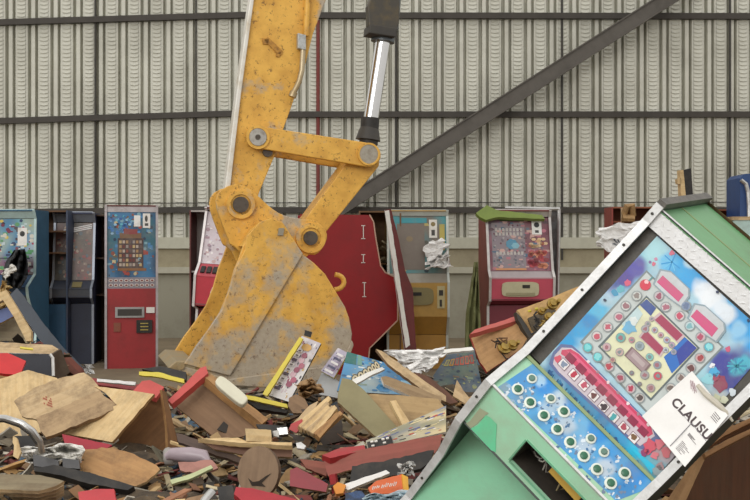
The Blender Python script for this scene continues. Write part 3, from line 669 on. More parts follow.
# red block
E=empty('red_box',at(10,380,7.9),'bright red box corner at far left above the pale boards','box')
S_('top_panel',[(-15,353),(8,353),(26,361),(20,375),(-15,372)],(.2,-.7,.7),.03,paint('c92e30',.4,dirt='9c2526'),parent=E,Y=7.9)
S_('wooden_side',[(-15,372),(20,375),(17,382),(-15,379)],(.2,-.9,.1),.05,OAK,parent=E,Y=7.85)
# pale sheets
S_('plywood_sheet',[(-15,384),(28,370),(57,378),(70,404),(52,430),(24,436),(-15,436)],(.1,-.8,.6),.02,PLY,'wide pale plywood sheet under the stamped boards at far left','board',Y=7.35)
o,M,p0,nn=slab('stamped_board',[(14,401),(34,388),(60,378),(84,372.5),(92,378),(101,389),(86,398),(38,420),(22,416)],(.05,-.8,.6),.02,PLY2,'pale worn board with a small red stamp, topmost at the left','board',Y=6.9,jag=.7)
b=MB()
st_=random.Random(4)
for i in range(4):
    for k in range(6):
        if st_.random()<.25: continue
        u,v=k/6,i/4
        q=[(42.5+9*a+1.5*c,395+3.6*a+10*c) for a,c in ((u,v),(u+.13,v),(u+.13,v+.17),(u,v+.17))]
        b.face([hitp(x,y,p0,nn)+nn*.003 for x,y in q])
a=b.build('red_stamp',paint('a3503c',.7,bump=0)); a.parent=o; a.matrix_basis=M.inverted()@a.matrix_basis
S_('worn_board',[(36,418),(60,408),(100,390),(104,396),(117,404),(114,410),(80,424),(46,437),(40,430)],(.05,-.75,.65),.03,[wood('b89c74','94795a',amt=.5),BROWN],'pale grey brown board just below the stamped board','board',Y=6.7,jag=.8)
# big open drawer box
E=empty('open_drawer_box',at(140,470,6.7),'big open plywood box with red top edge, left of the brown panel box','box')
S_('face_panel',[(94,386),(128,390),(154,394),(112,442),(62,433),(80,420),(117,405),(104,392)],(-.25,-.8,.55),.022,[PLY,OAK],parent=E,Y=6.75)
S_('top_edge',[(132,392),(142,381),(150,380),(164,387),(156,398),(150,395)],(.1,-.6,.8),.04,ROSE,parent=E,Y=6.9)
S_('inner_panel',[(154,396),(164,388),(168,410),(174,440),(170,460),(150,462),(128,452),(113,440)],(.25,-1,-.05),.02,wood('9a7048','775234'),parent=E,Y=6.95)
S_('side_panel',[(162,390),(166,392),(179,448),(170,462),(168,450),(167,425)],(.6,-.7,.1),.03,[wood('8d6540','664629'),OAK],parent=E,Y=6.8)
S_('maroon_base',[(88,377),(142,385),(140,391),(128,389),(95,384)],(0,-.6,.8),.05,paint('8a3030',.5,dirt='5a2020',amt=.6),'maroon plinth strip under a bright metal edge behind the big plywood box','strip',Y=7.9)
S_('white_edge',[(97,378.5),(136,382),(135,385),(97,381.5)],(0,-.8,.5),.02,TRIM,'bright metal edge strip lying on the maroon plinth','strip',Y=7.8)
S_('red_laminate',[(62,434),(76,437),(112,445),(100,452),(66,447)],(.1,-.6,.8),.02,paint('9c2433',.45,dirt='5c1f1e'),'crimson laminate strip below the worn pale board','strip',Y=6.2)
S_('ragged_board',[(80,449),(97,449),(113,447),(128,452),(146,460),(160,469),(150,478),(136,486),(116,483),(96,475),(84,472),(79,465),(84,460),(78,456)],(0,-.7,.7),.02,[OAK,PLY2],'orange brown board with ragged left edge at lower left','board',Y=5.9,jag=1.3)
crumple('white_foam',[(20,448),(80,444),(84,461),(26,460)],5.95,'cracked white foam lining at lower left','foam',.08,n=16,seed=31,mt=WHITE)
E=empty('black_tray',at(66,478,5.7),'long black plastic tray under the cracked white foam','tray')
S_('rail',[(33,462),(60,466),(95,474),(134,486),(128,490),(90,484),(60,475),(34,471)],(0,-.7,.7),.05,BLACK,parent=E,Y=5.7)
S_('rim',[(33,454),(58,460),(60,470),(34,466)],(.1,-.9,.4),.04,paint('2b2a2c',.4,dirt='55524c'),parent=E,Y=5.75)
S_('rim',[(62,458),(79,460),(80,469),(63,468)],(.1,-.9,.4),.04,paint('2b2a2c',.4,dirt='55524c'),parent=E,Y=5.78)
S_('black_plastic_piece',[(16,436),(34,437),(36,450),(22,452),(14,446)],(.2,-.8,.5),.03,BLACK,'black plastic piece inside the bright metal hoop','plastic',Y=5.9,jag=1)
S_('pale_splinter',[(13,436),(17,438),(21,452),(18,459),(13,456)],(.1,-.9,.4),.03,PLY,'short pale splinter standing at the foot of the metal hoop','splinter',Y=5.8,jag=1)
b=MB(); b.tube([at(-12,417,5.7),at(6,418,5.65),at(22,423,5.6),at(33,431,5.6),at(40,441,5.62),at(42,452,5.66)],.016,8)
tag(b.build('metal_hoop',STEEL,smooth=True),'curved bright metal hoop arching at the left edge','hoop')
b=MB(); b.tube([at(-12,421,5.7),at(4,421,5.7),at(19,426,5.68),at(30,434,5.68),at(37,444,5.7)],.008,8)
tag(b.build('metal_wire',DARK,smooth=True),'thin dark wire following under the bright metal hoop','wire')
for i,(dy,mt) in enumerate(((0,GREYW),(4,PLY2),(7.5,GREYW),(11,BROWN))):
    S_('plywood_layer',[(-12,474+dy),(40,475+dy),(64,481+dy),(56,486+dy),(38,491+dy),(-12,489+dy)],(.05,-.55,.85),.02,[mt,PLY2],['weathered grey plywood plank, top of the stack at the bottom left corner','pale plywood ply, second in the stack at the bottom left corner','grey plywood ply, third in the stack at the bottom left corner','brown plywood ply, lowest of the stack at the bottom left corner'][i],'plank',Y=5.3+.06*i)
S_('red_scrap',[(78,492),(95,489),(114,489),(117,505),(80,505)],(0,-.8,.5),.03,paint('b8242e',.45,dirt='7c1a20'),'bright red panel scrap at the bottom edge left of the round disc','scrap',Y=4.95)
# brown panel box in front of the bucket
E=empty('brown_drawer_box',at(215,440,7.0),'tipped brown drawer box with red end resting below the bucket','drawer box')
S_('face_panel',[(172,403),(202,375),(262,423),(254,434),(240,437),(215,438)],(-.05,-.8,.55),.02,wood('8f7052','77593e',amt=.2),parent=E,Y=7.1)
S_('top_edge',[(202,375),(208,372),(268,419),(262,424)],(.4,-.5,.8),.06,OAK,parent=E,Y=7.1)
S_('red_end',[(168,400),(186,383),(200,368),(206,366),(208,373),(172,404)],(-.1,-.7,.8),.05,ROSE,parent=E,Y=7.1)
def roundpad(x0,y0,x1,y1,w,Y):
    d=V((x1-x0,y1-y0)).normalized(); p=V((-d.y,d.x)); out=[]
    for k in range(24):
        a=2*math.pi*k/24; c,s_=math.cos(a),math.sin(a); u=math.copysign(abs(c)**.45,c); v=math.copysign(abs(s_)**.55,s_)
        cx=(x0+x1)/2;cy=(y0+y1)/2; L=math.hypot(x1-x0,y1-y0)/2
        out.append((cx+d.x*u*L+p.x*v*w/2, cy+d.y*u*L+p.y*v*w/2))
    return out
o=S_('lamp_cover',roundpad(217,378,246,402,12,7),(.1,-.8,.6),.05,paint('d6d2bc',.4,dirt='a9a48c',amt=.3),'rounded cream plastic cover resting on the brown drawer','cover',Y=6.85)
bv=o.modifiers.new('B','BEVEL'); bv.width=.015; bv.segments=3
YST=paint('d9c63a',.45,dirt='8f8030')
for (lb,yy,bk,Y) in (('yellow edged black light box strip below the bucket lip',[(139,371.5),(158,372),(184,379),(184,383),(158,377),(139,375)],[(142,369),(160,366),(186,372),(186,380),(158,372.5)],7.6),
                 ('yellow edged black light box strip right of the brown drawer',[(246,395),(262,398),(287,404),(288,408),(262,402.5),(246,399)],[(247,401),(262,404),(288,410),(286,413),(258,409)],7.3)):
    E=empty('light_box_strip',at(bk[0][0],bk[0][1]+6,Y),lb,'strip')
    S_('yellow_edge',yy,(0,-.9,.4),.03,YST,parent=E,Y=Y); S_('black_body',bk,(0,-.8,.5),.05,BLACK,parent=E,Y=Y+.04)
S_('pale_block',[(245,428.5),(271,430),(271.5,442),(246,441)],(.1,-.95,.2),.08,PLY,'small clean pale wood block in front of the brown drawer','block',Y=6.2)
S_('long_plank',[(197,439),(222,438),(245,440),(272,443),(292,444),(292,457),(250,456),(214,449)],(.0,-.9,.4),.04,[wood('7d5640','553a2a'),PLY2],'long dark brown plank with pale top edge under the pale block','plank',Y=6.25)
S_('pale_lath',[(198,438.5),(238,437.5),(246,441),(292,442.5),(292,445.5),(240,443)],(.0,-.5,.9),.03,PLY,'thin pale lath lying along the long dark plank','lath',Y=6.2)
# round disc
disc=[(258+21*math.cos(a)*.98-5*math.sin(a)*.15,472+26*math.sin(a)) for a in [2*math.pi*k/28 for k in range(28)]]
E=empty('round_disc',at(258,498,5.6),'round brown particle board disc with a dark crack','disc')
o,M,p0,nn=slab('board',disc,(-.3,-.9,.25),.035,[wood('8d7358','725a43',amt=.2),wood('6e5640','54402e')],parent=E,Y=5.6)
b=MB(); cr=[(248,478),(253,482),(259,481),(266,476),(272,473),(262,483),(266,487),(257,486),(252,486)]
b.face([hitp(x,y,p0,nn)+nn*.002-E.location for x,y in cr]); b.build('crack',paint('2a1f16',.9,bump=0),E)
S_('red_rail',[(236,487),(252,488),(296,499),(300,508),(250,508),(234,494)],(.1,-.7,.7),.04,paint('a92a34',.45,dirt='6c2026'),'glossy crimson rail at the bottom edge below the disc','rail',Y=5.0)
S_('black_block',[(217,487),(232,485),(236,500),(220,504)],(-.2,-.9,.3),.06,BLACK,'small black block beside the crimson rail','block',Y=5.1)
S_('green_tube',[(170,480),(190,474),(211,465),(213,468),(192,478),(172,484)],(.1,-.7,.7),.02,paint('b9c092',.4,dirt='7d8460'),'pale green plastic strip left of the round disc','strip',Y=5.7)
b=MB(); b.tube([at(166,457,6.2),at(172,454,6.2),at(190,455,6.15),at(204,457,6.15),at(209,462,6.1)],[.02,.035,.045,.04,.015],14)
tag(b.build('plastic_tube',paint('a3949a',.35,dirt='7d7078'),smooth=True),'mauve grey plastic tube lying beside the big plywood box','tube')
b=MB(); b.tube([at(168,452,6.4),at(171,459,6.3),at(176,461,6.25)],[.03,.045,.02],12); tag(b.build('bulb',paint('9c9894',.4),smooth=True),'small crushed grey lamp bulb at the end of the mauve tube','bulb')
# framed signs
def sx(b,P):
    for i in range(9): 
        t=.12+i*.08; prect(b,P,.18,t,.42,t+.045,'d9d3cf' if i%3 else '4b3d4f',.005)
        prect(b,P,.24,t+.01,.36,t+.03,'5b4b5a',.007)
    for i in range(7): pdisc(b,P,.65+.08*math.sin(i*2),.25+.08*i,.13,.05,['8c2f4f','a94a66','c9a3ad'][i%3],.006,7)
    pdisc(b,P,.5,.86,.25,.06,'c99a4a',.006,7)
o=artslab('gaming_sign',[(302,336),(321,343.5),(289,402),(265,394)],(-.05,-.9,.35),.03,BLACK,'tilted pink and white printed gaming sign with yellow edge, leaning on the bucket','sign',['d9d5d3','c7bec0','b9b2b8','a38f9c'],['e6e2df','5b4358','8a3a58','3b3640','c9b9bd','c9a05a'],41,Y=7.75,blobs=70,extra=sx)
S_('yellow_edge_strip',[(299.5,337),(303,338.5),(267,396),(262.5,394)],(-.05,-.9,.35),.035,YST,'straight yellow strip along the left of the pink gaming sign','strip',Y=7.66)
S_('black_clip',[(305,330),(312,332),(310.5,337.5),(304,335.5)],(0,-1,.1),.03,BLACK,'small black clip above the pink gaming sign','clip',Y=7.9)
def s2(b,P):
    for i in range(5): prect(b,P,.15+.02*i,.08+.17*i,.8,.16+.17*i,'3b3a5c' if i%2 else 'ddd9d6',.004)
artslab('gaming_sign',[(338,348),(348,353),(334,378),(321,371)],(-.1,-.9,.4),.025,[TRIM,YST],'small white and purple lettered sign with metal frame','sign',['c9c3c6','a9a0b3','7d6a86'],['4b3d6a','e3e0dc','2d2b3f','6a2f55'],43,Y=7.9,blobs=30,extra=s2)
def s3(b,P):
    for i in range(6): pdisc(b,P,.2+i*.075,.34+i*.1,.055,.13,'2e2b2b',.004,9); pdisc(b,P,.2+i*.075,.34+i*.1,.042,.1,'cdbf9c',.006,9); pdisc(b,P,.2+i*.075,.34+i*.1,.016,.05,'3b2f2b',.007,6)
    prect(b,P,.0,.72,.2,1,'35706a',.003); prect(b,P,.22,.72,.3,1,'6f9c8f',.0035)
    for i in range(9): pdisc(b,P,.55+.05*i,.15+.07*(i%4),.09,.12,['3f86b8','6aa9cf','2c6a9c','8fc0d8'][i%4],.003,6)
artslab('blue_gaming_panel',[(347,352),(396,366),(424,396),(337,391)],(.05,-.85,.5),.02,TRIM,'blue and teal printed machine panel with curly lettering in white frame','panel',['5f9cc4','9fb9c4','3f7fae','7da6b8','b9b9a8'],['3a78a8','d5dbd8','2c5f8c','8a9a8a','c3b48e','4f93bd'],44,Y=7.75,blobs=60,extra=s3)
S_('pale_scrap',[(323,370),(334,377),(348,389),(338,398),(312,393)],(0,-.85,.5),.02,paint('b4b6b6',.5,dirt='8a8a86'),'pale grey scrap piece under the small lettered sign','scrap',Y=7.9)
S_('white_lath',[(350,381),(366,373),(382,367),(385,369),(368,377),(352,386)],(.1,-.7,.7),.02,WHITE,'white frame piece crossing the blue gaming panel','strip',Y=7.55)
def s4(b,P):
    for i in range(6): prect(b,P,.1+i*.14,.6+.012*i,.21+i*.14,.8+.012*i,['a39a4a','b5822f','a84b3a','b8523c','bb5a42','a33f36'][i],.004); prect(b,P,.125+i*.14,.63+.012*i,.185+i*.14,.77+.012*i,'6d6a5c',.006)
artslab('dark_gaming_panel',[(447,355),(474,348),(484,396),(428,384)],(.05,-.8,.6),.02,DARK,'dark blue printed gaming panel with a row of square pictures','panel',['4a5a68','3a4858','5a6a5f','59604f'],['6f7f6a','2f3b4b','8a8f5a','3a4a60','6a5a4a'],45,Y=8.4,blobs=70,extra=s4)
# cardboard and chunks
crumple('torn_cardboard',[(297,384),(314,377),(324,392),(300,397)],7.45,'torn brown cardboard at the foot of the pink gaming sign','cardboard',.08,n=10,seed=51,mt=wood('b08d62','8b6a44'))
S_('round_offcut',[(289,398),(296,394),(305,399),(309,407),(303,413),(293,413),(288,406)],(0,-.9,.4),.04,BROWN,'rounded brown board offcut below the torn cardboard','board',Y=7.2)
rr=random.Random(77)
E=empty('splintered_chunk',at(318,434,6.85),'splintered pale wood chunk with a red face below the signs','wood chunk')
for i in range(9):
    t=i/8; x0,y0=296+t*20,424+t*10; x1,y1=326+t*14+rr.uniform(-4,4),397+t*13+rr.uniform(-3,3)
    S_('splinter',[(x0,y0),(x1,y1),(x1+3,y1+3),(x0+4,y0+4)],(rr.uniform(-.2,.2),-.8,.6),.05,rr.choice([PLY,PLY2,OAK]),parent=E,Y=6.8-.03*i)
S_('pale_face',[(290,426),(310,405),(318,401),(312,416),(300,432),(292,430)],(-.2,-.9,.5),.04,PLY2,parent=E,Y=6.9)
S_('red_face',[(291,424),(302,419),(303,426),(296,433),(289,429)],(-.1,-.9,.4),.02,paint('b03030',.5),parent=E,Y=6.75)
S_('olive_board',[(342,378),(352,380),(364,390),(399,429),(376,437),(338,402),(338,394)],(.1,-.8,.6),.03,[OLIVE,PLY2],'olive green board leaning downhill to the right of the splintered chunk','board',Y=6.9)
S_('beige_board',[(363,394),(398,395),(438,399),(446,409),(436,414),(411,425),(398,434),(384,420)],(0,-.8,.6),.025,[wood('b79b6e','9c7f55'),PLY],'wide beige board with a batten on it, right of the olive board','board',Y=6.95)
S_('batten',[(390,401),(396,400),(411,424),(408,430),(404,428)],(.2,-.8,.6),.04,PLY,'short pale batten standing on the wide beige board','batten',Y=6.75)
S_('long_lath',[(376,349),(382,351),(412,372),(446,396),(446,402),(420,388),(388,364)],(.15,-.75,.65),.03,[PLY2,BROWN],'long beige lath sloping down right over the papers','lath',Y=7.5)
S_('notched_lath',[(381,377),(386,376),(420,388),(442,398),(440,406),(410,396),(384,384)],(.1,-.75,.65),.03,[wood('a58c68','7d6548'),WHITE],'grey brown notched lath below the long beige lath','lath',Y=7.2)
S_('brown_lath',[(414,372),(428,376),(448,392),(458,402),(450,404),(432,392)],(.1,-.75,.65),.03,[wood('6e4632','4c3022'),BROWN],'dark reddish lath between papers and dark gaming panel','lath',Y=7.7)
S_('pale_triangle',[(457,380),(463,390),(471,400),(467,405),(453,396)],(.1,-.8,.5),.02,PLY2,'small pale triangular offcut in front of the dark gaming panel','offcut',Y=7.0)
# long red-brown board
E=empty('red_cabinet_side',at(370,474,5.9),'long red brown cabinet board with printed glass on its top edge','board')
S_('face',[(323,456),(340,454),(380,446),(442,434),(440,446),(435,453),(400,459),(350,470),(328,476)],(-.05,-.9,.4),.03,[wood('a0584b','88463b',amt=.2),PLY2],parent=E,Y=5.9)
S_('top_edge',[(322,455),(340,448),(364,445),(366,450),(330,458)],(0,-.5,.9),.04,paint('a12d30',.5),parent=E,Y=5.92)
S_('red_end',[(329,475),(335,474),(338,492),(332,494)],(-.2,-.9,.1),.04,RED,parent=E,Y=5.8)
artslab('glass_strip',[(366,441),(446,406),(446,432),(368,450)],(0,-.6,.8),.015,TRIM,'colourful broken printed glass lying on the red brown board','glass',['a9a58f','8d8a70','cdbb8f','6f7a8f'],['c9b98a','3b4a8c','e6e2d8','2c2c30','b5503a','d9c99a','6a6f9c'],46,Y=6.1,blobs=70)
S_('black_label',[(367,442),(391,436),(393,443),(369,449)],(0,-.65,.75),.012,BLACK,'black printed label with white symbols at the end of the broken glass','label',Y=6.02)
b=MB(); 
for px,py in ((372,442),(373,446),(376,441.5),(383,439.5),(384.5,443),(387.5,438.5)): b.tube([at(px-1.5,py,5.99),at(px+1.5,py-.6,5.99)],.006,6)
tag(b.build('white_symbols',WHITE),'white symbols on the black label','symbols')
S_('reddish_plank',[(300,459),(324,462),(328,470),(326,476),(306,468)],(0,-.8,.5),.03,wood('9c5a48','70382c'),'short reddish plank left of the long red brown board','plank',Y=6.0)
S_('dark_red_wedge',[(290,470),(297,467),(328,484),(326,492),(290,486)],(-.1,-.85,.4),.04,[paint('8a1f2a',.5,dirt='5c1a1e'),BROWN],'dark red wedge of cabinet board right of the disc','board',Y=5.5)
S_('white_tube_light',[(343,487),(345,484),(386,470),(390,473),(348,490)],(.1,-.8,.5),.04,paint('eceae6',.3,amt=.1),'white plastic light tube strip at the bottom centre','tube',Y=5.25)
S_('orange_scrap',[(333,486),(338,482),(346,485),(343,493),(336,494)],(0,-.8,.6),.03,paint('d68a34',.6,dirt='a35a22'),'small orange foam scrap beside the white light tube','scrap',Y=5.2)
E=empty('orange_package',at(390,494,4.9),'orange snack package with white lettering and yellow end near the bottom','package')
S_('front',[(368,488),(376,481),(402,474),(405,492),(372,495)],(0,-.85,.5),.03,paint('d5652f',.4,dirt='b54f28',amt=.3),parent=E,Y=4.95)
S_('yellow_end',[(402,474),(408,477),(409,492),(404,493)],(.2,-.85,.5),.03,paint('e3a93a',.4),parent=E,Y=4.94)
b=MB()
for i,(px,py,h) in enumerate(((374,488,3),(378,487,2.4),(383,486.5,3),(387,485,3.6),(391,485,3),(395,484,4))):
    p=[at(px-1.3,py+h/2,4.9),at(px-.5,py-h/2,4.9),at(px+.6,py+h/2-.5,4.9),at(px+1.3,py-h/2,4.9)]
    b.tube([q-E.location for q in p],.003,5)
b.build('lettering',WHITE,E)
crumple('plastic_bag',[(398,464),(411,462),(414,476),(402,478)],5.2,'scrunched clear plastic bag beside the green machine base','bag',.06,n=10,seed=61,mt=paint('c9c9c6',.25,dirt='8d8d88',amt=.5,scale=12))
crumple('pale_wrapper',[(364,495),(412,491),(414,505),(360,505)],4.85,'pale blue crumpled wrapper along the bottom edge','wrapper',.05,n=10,seed=63,mt=paint('a9bcc4',.5,dirt='7d8a8f',amt=.5))
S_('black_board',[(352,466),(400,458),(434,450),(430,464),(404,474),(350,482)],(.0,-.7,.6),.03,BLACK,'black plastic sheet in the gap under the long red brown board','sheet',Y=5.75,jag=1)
S_('blue_black_scrap',[(345,493),(362,491),(368,499),(356,506),(344,503)],(.0,-.7,.6),.03,paint('35507a',.5,dirt='1f242e',amt=.8,scale=14,lo=.4,hi=.55),'dark blue plastic scrap at the bottom edge below the white light tube','scrap',Y=4.95,jag=1.4)
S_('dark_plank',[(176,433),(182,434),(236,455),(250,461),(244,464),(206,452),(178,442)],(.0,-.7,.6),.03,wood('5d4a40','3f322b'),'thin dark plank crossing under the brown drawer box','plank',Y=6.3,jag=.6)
S_('grey_board',[(300,408),(338,404),(345,440),(322,446),(318,436)],(.0,-.7,.6),.03,wood('4a3f36','332b25'),'dark board behind the splintered chunk','board',Y=7.1,jag=.8)
S_('rosy_offcut',[(178,462),(212,460),(218,468),(196,474),(180,470)],(.0,-.7,.6),.02,paint('a8766a',.6,dirt='6b4a3d',amt=.6,scale=9),'dusty rose offcut under the mauve grey tube','offcut',Y=5.95,jag=1.2)
S_('black_case',[(256,424),(285,426),(288,434),(262,434)],(.0,-.8,.5),.04,BLACK,'black plastic case with bright clips behind the pale wood block','case',Y=6.5,jag=.5)
E=empty('clip_bracket',at(283,436,6.35),'bright steel clip bracket right of the pale wood block','bracket')
S_('plate',[(277,428),(287,427),(288,434),(279,435)],(0,-.9,.4),.02,STEEL,parent=E,Y=6.35)
S_('tab',[(273,431),(278,430),(279,437),(274,436)],(.3,-.9,.3),.02,TRIM,parent=E,Y=6.33)
S_('shiny_strip',[(296,443),(301,442),(306,446),(304,449),(297,448)],(0,-.8,.6),.02,TRIM,'short shiny metal strip above the reddish plank','strip',Y=6.1)
b=MB(); b.tube([at(212,492,5.0),at(205,500,4.95),at(200,508,4.9)],.02,8); tag(b.build('steel_rod',STEEL,smooth=True),'short bright steel rod beside the small black block','rod')
# wooden boxes with brass fittings
BRASS=paint('a88d4c',.3,.7,dirt='5c4a2a',amt=.6,scale=20)
E=empty('wooden_box',at(500,380,8.6),'pale wooden box with red edge, wires and a round brass lock','box')
S_('front_panel',[(470,334),(496,326),(518,319),(529,336),(520,350),(487,372),(480,362)],(.15,-.85,.5),.03,[wood('c69c6b','a87d4e'),ROSE],parent=E,Y=8.6)
S_('red_edge',[(470,334),(475,329.5),(515,316.5),(519,319.5),(496,327)],(.1,-.5,.9),.04,paint('b8544a',.5),parent=E,Y=8.6)
S_('dark_gap',[(516,312),(521,317),(533,336),(529,338),(518,320)],(.3,-.85,.3),.05,DARK,parent=E,Y=8.65)
def lockset(E,px,py,Y,s):
    b=MB(); c=at(px,py,Y)-E.location; n=V((.15,-.85,.5)).normalized()
    b.tube([c,c+n*.03],s,20); b.tube([c+n*.03,c+n*.05],s*.6,16); b.tube([c+V((s*.9,0,s*.25)),c+V((s*.9,0,s*.25))+n*.06],s*.35,12); b.build('brass_lock',BRASS,E,smooth=True)
lockset(E,504,348,8.5,.055); lockset(E,512,346,8.5,.04)
for seed in range(5):
    r_=random.Random(seed+90); p=V((486+r_.uniform(0,30),352+r_.uniform(-12,6))); pts=[]
    for k in range(7): p=p+V((r_.uniform(-7,7),r_.uniform(-5,5))); pts.append(at(min(max(p.x,478),522),min(max(p.y,338),364),8.47)-E.location)
    b=MB(); b.tube(pts,.006,6); b.build('wire',paint('6b4a2c',.5) if seed%2 else BLACK,E,smooth=True)
E=empty('lock_panel',at(545,340,8.9),'pale wooden panel carrying a black and brass lock assembly, against the green machine','panel')
S_('board',[(517,310),(540,302),(584,284),(590,290),(545,338),(533,334)],(.15,-.8,.6),.03,[wood('cda86f','b08a52'),PLY],parent=E,Y=8.9)
S_('lock_box',[(528,318),(540,313),(545,308),(556,310),(554,318),(546,330),(538,337),(532,330)],(.15,-.85,.5),.06,paint('5f5340',.5,.3,dirt='2b2722',amt=.8,scale=30),parent=E,Y=8.8)
lockset(E,552,305,8.7,.045); lockset(E,541,312,8.68,.03); lockset(E,548,318,8.68,.035)
for seed in range(5):
    r_=random.Random(seed+190); p=V((538+r_.uniform(-5,5),318+r_.uniform(-6,6))); pts=[]
    for k in range(6): p=p+V((r_.uniform(-6,6),r_.uniform(-5,5))); pts.append(at(min(max(p.x,527),556),min(max(p.y,304),334),8.65)-E.location)
    b=MB(); b.tube(pts,.009,6); b.build('lever',BRASS if seed%2 else BLACK,E,smooth=True)
b=MB()
for k in range(3): b.tube([at(521+7*k,314-2.3*k,8.86)-E.location,at(524+7*k,313-2.3*k,8.86)-E.location],.012,6)
b.build('yellow_marks',paint('c9b93a',.5),E)
# brown boards under the green machine at lower right
E=empty('brown_crate',at(735,510,4.3),'dark brown wooden crate with pale edges propping the green machine at lower right','crate')
S_('inner_face',[(704,454),(728,441),(760,425),(790,410),(790,530),(672,530),(687,498)],(-.1,-.95,.15),.03,wood('6f4527','4c2e17',amt=.4),parent=E,Y=4.9,jag=0)
S_('pale_edge',[(689,468),(704,453),(706,457),(686,500),(680,514),(660,514),(670,496)],(-.1,-.9,.4),.05,wood('c29a6c','9c7347'),parent=E,Y=4.75,jag=.2)
S_('front_rail',[(704,453),(726,440),(752,428),(790,408),(790,413),(752,433),(728,445),(706,457)],(-.1,-.9,.4),.05,wood('b08558','8a6038'),parent=E,Y=4.75,jag=.2)
S_('recess_board',[(708,449),(716,438),(752,419),(790,399),(790,408),(752,428),(726,440)],(-.1,-.9,.3),.02,wood('7a4c2a','573518'),parent=E,Y=4.85,jag=0)
S_('rear_rail',[(712,440),(722,431),(752,417),(790,396),(790,402),(752,422),(724,436),(714,443)],(-.1,-.9,.4),.04,wood('b08558','8a6038'),parent=E,Y=4.8,jag=.2)
# ---- loose rubble between the named pieces
PAL=['c9a877','b58e5a','9c7547','7d5c3b','8a7f6b','5a4a38','2c2926','4a3f33','3d3832','c9c1b0','9c9484','7e3530','6d3a30','4a6478','c3b48e','6f6a55','d9c9a4','47423d','b07b5a']
st=MB(); rr=random.Random(11)
for i in range(10500):
    Y=4.2+rr.random()**.8*6.2; x=rr.uniform(-1,1)*(.39*Y+.6)
    s=rr.choice((.04,.06,.09,.13)); el=rr.choice((1,2,4))
    zz=heap(x,Y)+rr.uniform(0,.07)
    if covered(375+x/Y*F,250-(zz-CH)/Y*F,Y,2.5): continue
    c=hx(rr.choice(PAL)); k=rr.uniform(.5,1.1)
    if k>1: k=1
    shard(st, V((x,Y,zz)), s*el*.7+.03, s*.6, rr.choice((.004,.008,.015)), (c[0]*k,c[1]*k,c[2]*k,1), rr)
tag(st.build('splintered_rubble',colmat_matte()),'small splinters, chips and scraps strewn over the whole heap','rubble',kind='stuff')
# individual loose offcuts
KINDS=[('wood_strip','pale splintered wood strip',PLY,(.3,.65),(.03,.07),.014,30),('board_offcut','brown broken board offcut',BROWN,(.18,.4),(.1,.2),.016,26),
 ('grey_plank','weathered grey plank fragment',GREYW,(.3,.6),(.05,.11),.02,18),('plastic_shard','black plastic trim shard',BLACK,(.2,.5),(.03,.08),.01,20),
 ('laminate_offcut','dull red laminate offcut',MAROON,(.15,.35),(.06,.14),.014,12),('metal_strip','dull bare metal trim strip',TRIM,(.3,.6),(.012,.025),.01,14),
 ('plywood_chunk','pale broken plywood chunk',PLY2,(.12,.3),(.08,.16),.018,24)]
def zone(px): return 'at the left of the picture' if px<170 else ('below the excavator bucket' if px<360 else 'between the bucket and the green machine')
rr=random.Random(5)
for nm,lb,mt,Lr,Wr,T,cnt in KINDS:
    for i in range(cnt):
        for _t in range(40):
            py=rr.uniform(400,505) if i%4 else rr.uniform(380,405); px=rr.uniform(3,455); Y=depth(py)+.05
            if not covered(px,py,Y,9): break
        else: continue
        x=(px-375)/F*Y; b=MB(); L=rr.uniform(*Lr)*.72
        c=V((x,Y,heap(x,Y)+.07+rr.uniform(-.02,.03)))
        shard(b,c,L,rr.uniform(*Wr),T,(1,1,1,1),rr)
        d=(b.v[5]-b.v[0]).normalized(); n=d.cross(V((.1,.2,1))).cross(d).normalized()
        o=b.build(nm,mt,M=frame(c,n,d))
        tag(o,lb+' loose in the rubble '+zone(px),nm.split('_')[-1],nm.replace('_',' ')+'s '+zone(px))
# ================================================================== TILTED GREEN SLOT MACHINE
W=V((.65646733,-.35875427,-.66358573)).normalized(); E1=V((.710909525,0,.703283475)).normalized(); E2=W.cross(E1)
if E2.y<0: E2=-E2
A=V((.51149631,3.77009867,-.343562+CH)); WD=.62
GP=lambda a,b,s=0: A+E1*a+E2*b+W*s
PR={'TB':(.883,.332),'TF':(.649,-.145),'ST':(.587,-.121),'SB':(0,0),'CB':(-.164,-.064),'SE':(-.324,.03),'RC':(-.462,.224),'LF':(-.679,.381),'LB':(-.93,.44),'BB':(-.80,.93),'BT':(.80,.60)}
base=GP(-.9,.7,WD/2)
GM=empty('slot_machine',base,'large green slot machine tipped over at right with fruit game artwork','slot machine')
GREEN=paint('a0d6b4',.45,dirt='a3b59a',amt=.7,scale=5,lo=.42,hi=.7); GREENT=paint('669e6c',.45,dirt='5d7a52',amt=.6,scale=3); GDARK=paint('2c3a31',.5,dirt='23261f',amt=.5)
def g_(p): return V(p)-base
def gpt(k,s=0,db=0,da=0): a,b=PR[k]; return g_(GP(a+da,b+db,s))
order=['TF','ST','SB','CB','SE','RC','LF','LB','BB','BT','TB']
GREY=paint('55524d',.55,dirt='7a766d',amt=.6,scale=14)
for s,mt in ((0,GDARK),(WD-.02,GDARK)):
    b=MB(); b.prism([gpt(k,s) for k in order],W*.02); b.build('side_panel',mt,GM)
def edge_strip(keys,s,w,th,mt,nm,out=.0):
    b=MB()
    for k0,k1 in zip(keys,keys[1:]):
        p,q=gpt(k0,s),gpt(k1,s); d=(q-p); n=W.cross(d).normalized()
        c=g_(GP(.2,.4,s)); 
        if n.dot(p-c)<0: n=-n
        b.box(p+n*out-d.normalized()*.004,d+d.normalized()*.008,W*w,n*th)
    return b.build(nm,mt,GM)
ALU=paint('dcdddd',.35,.25,dirt='9a9892',amt=.5,scale=16)
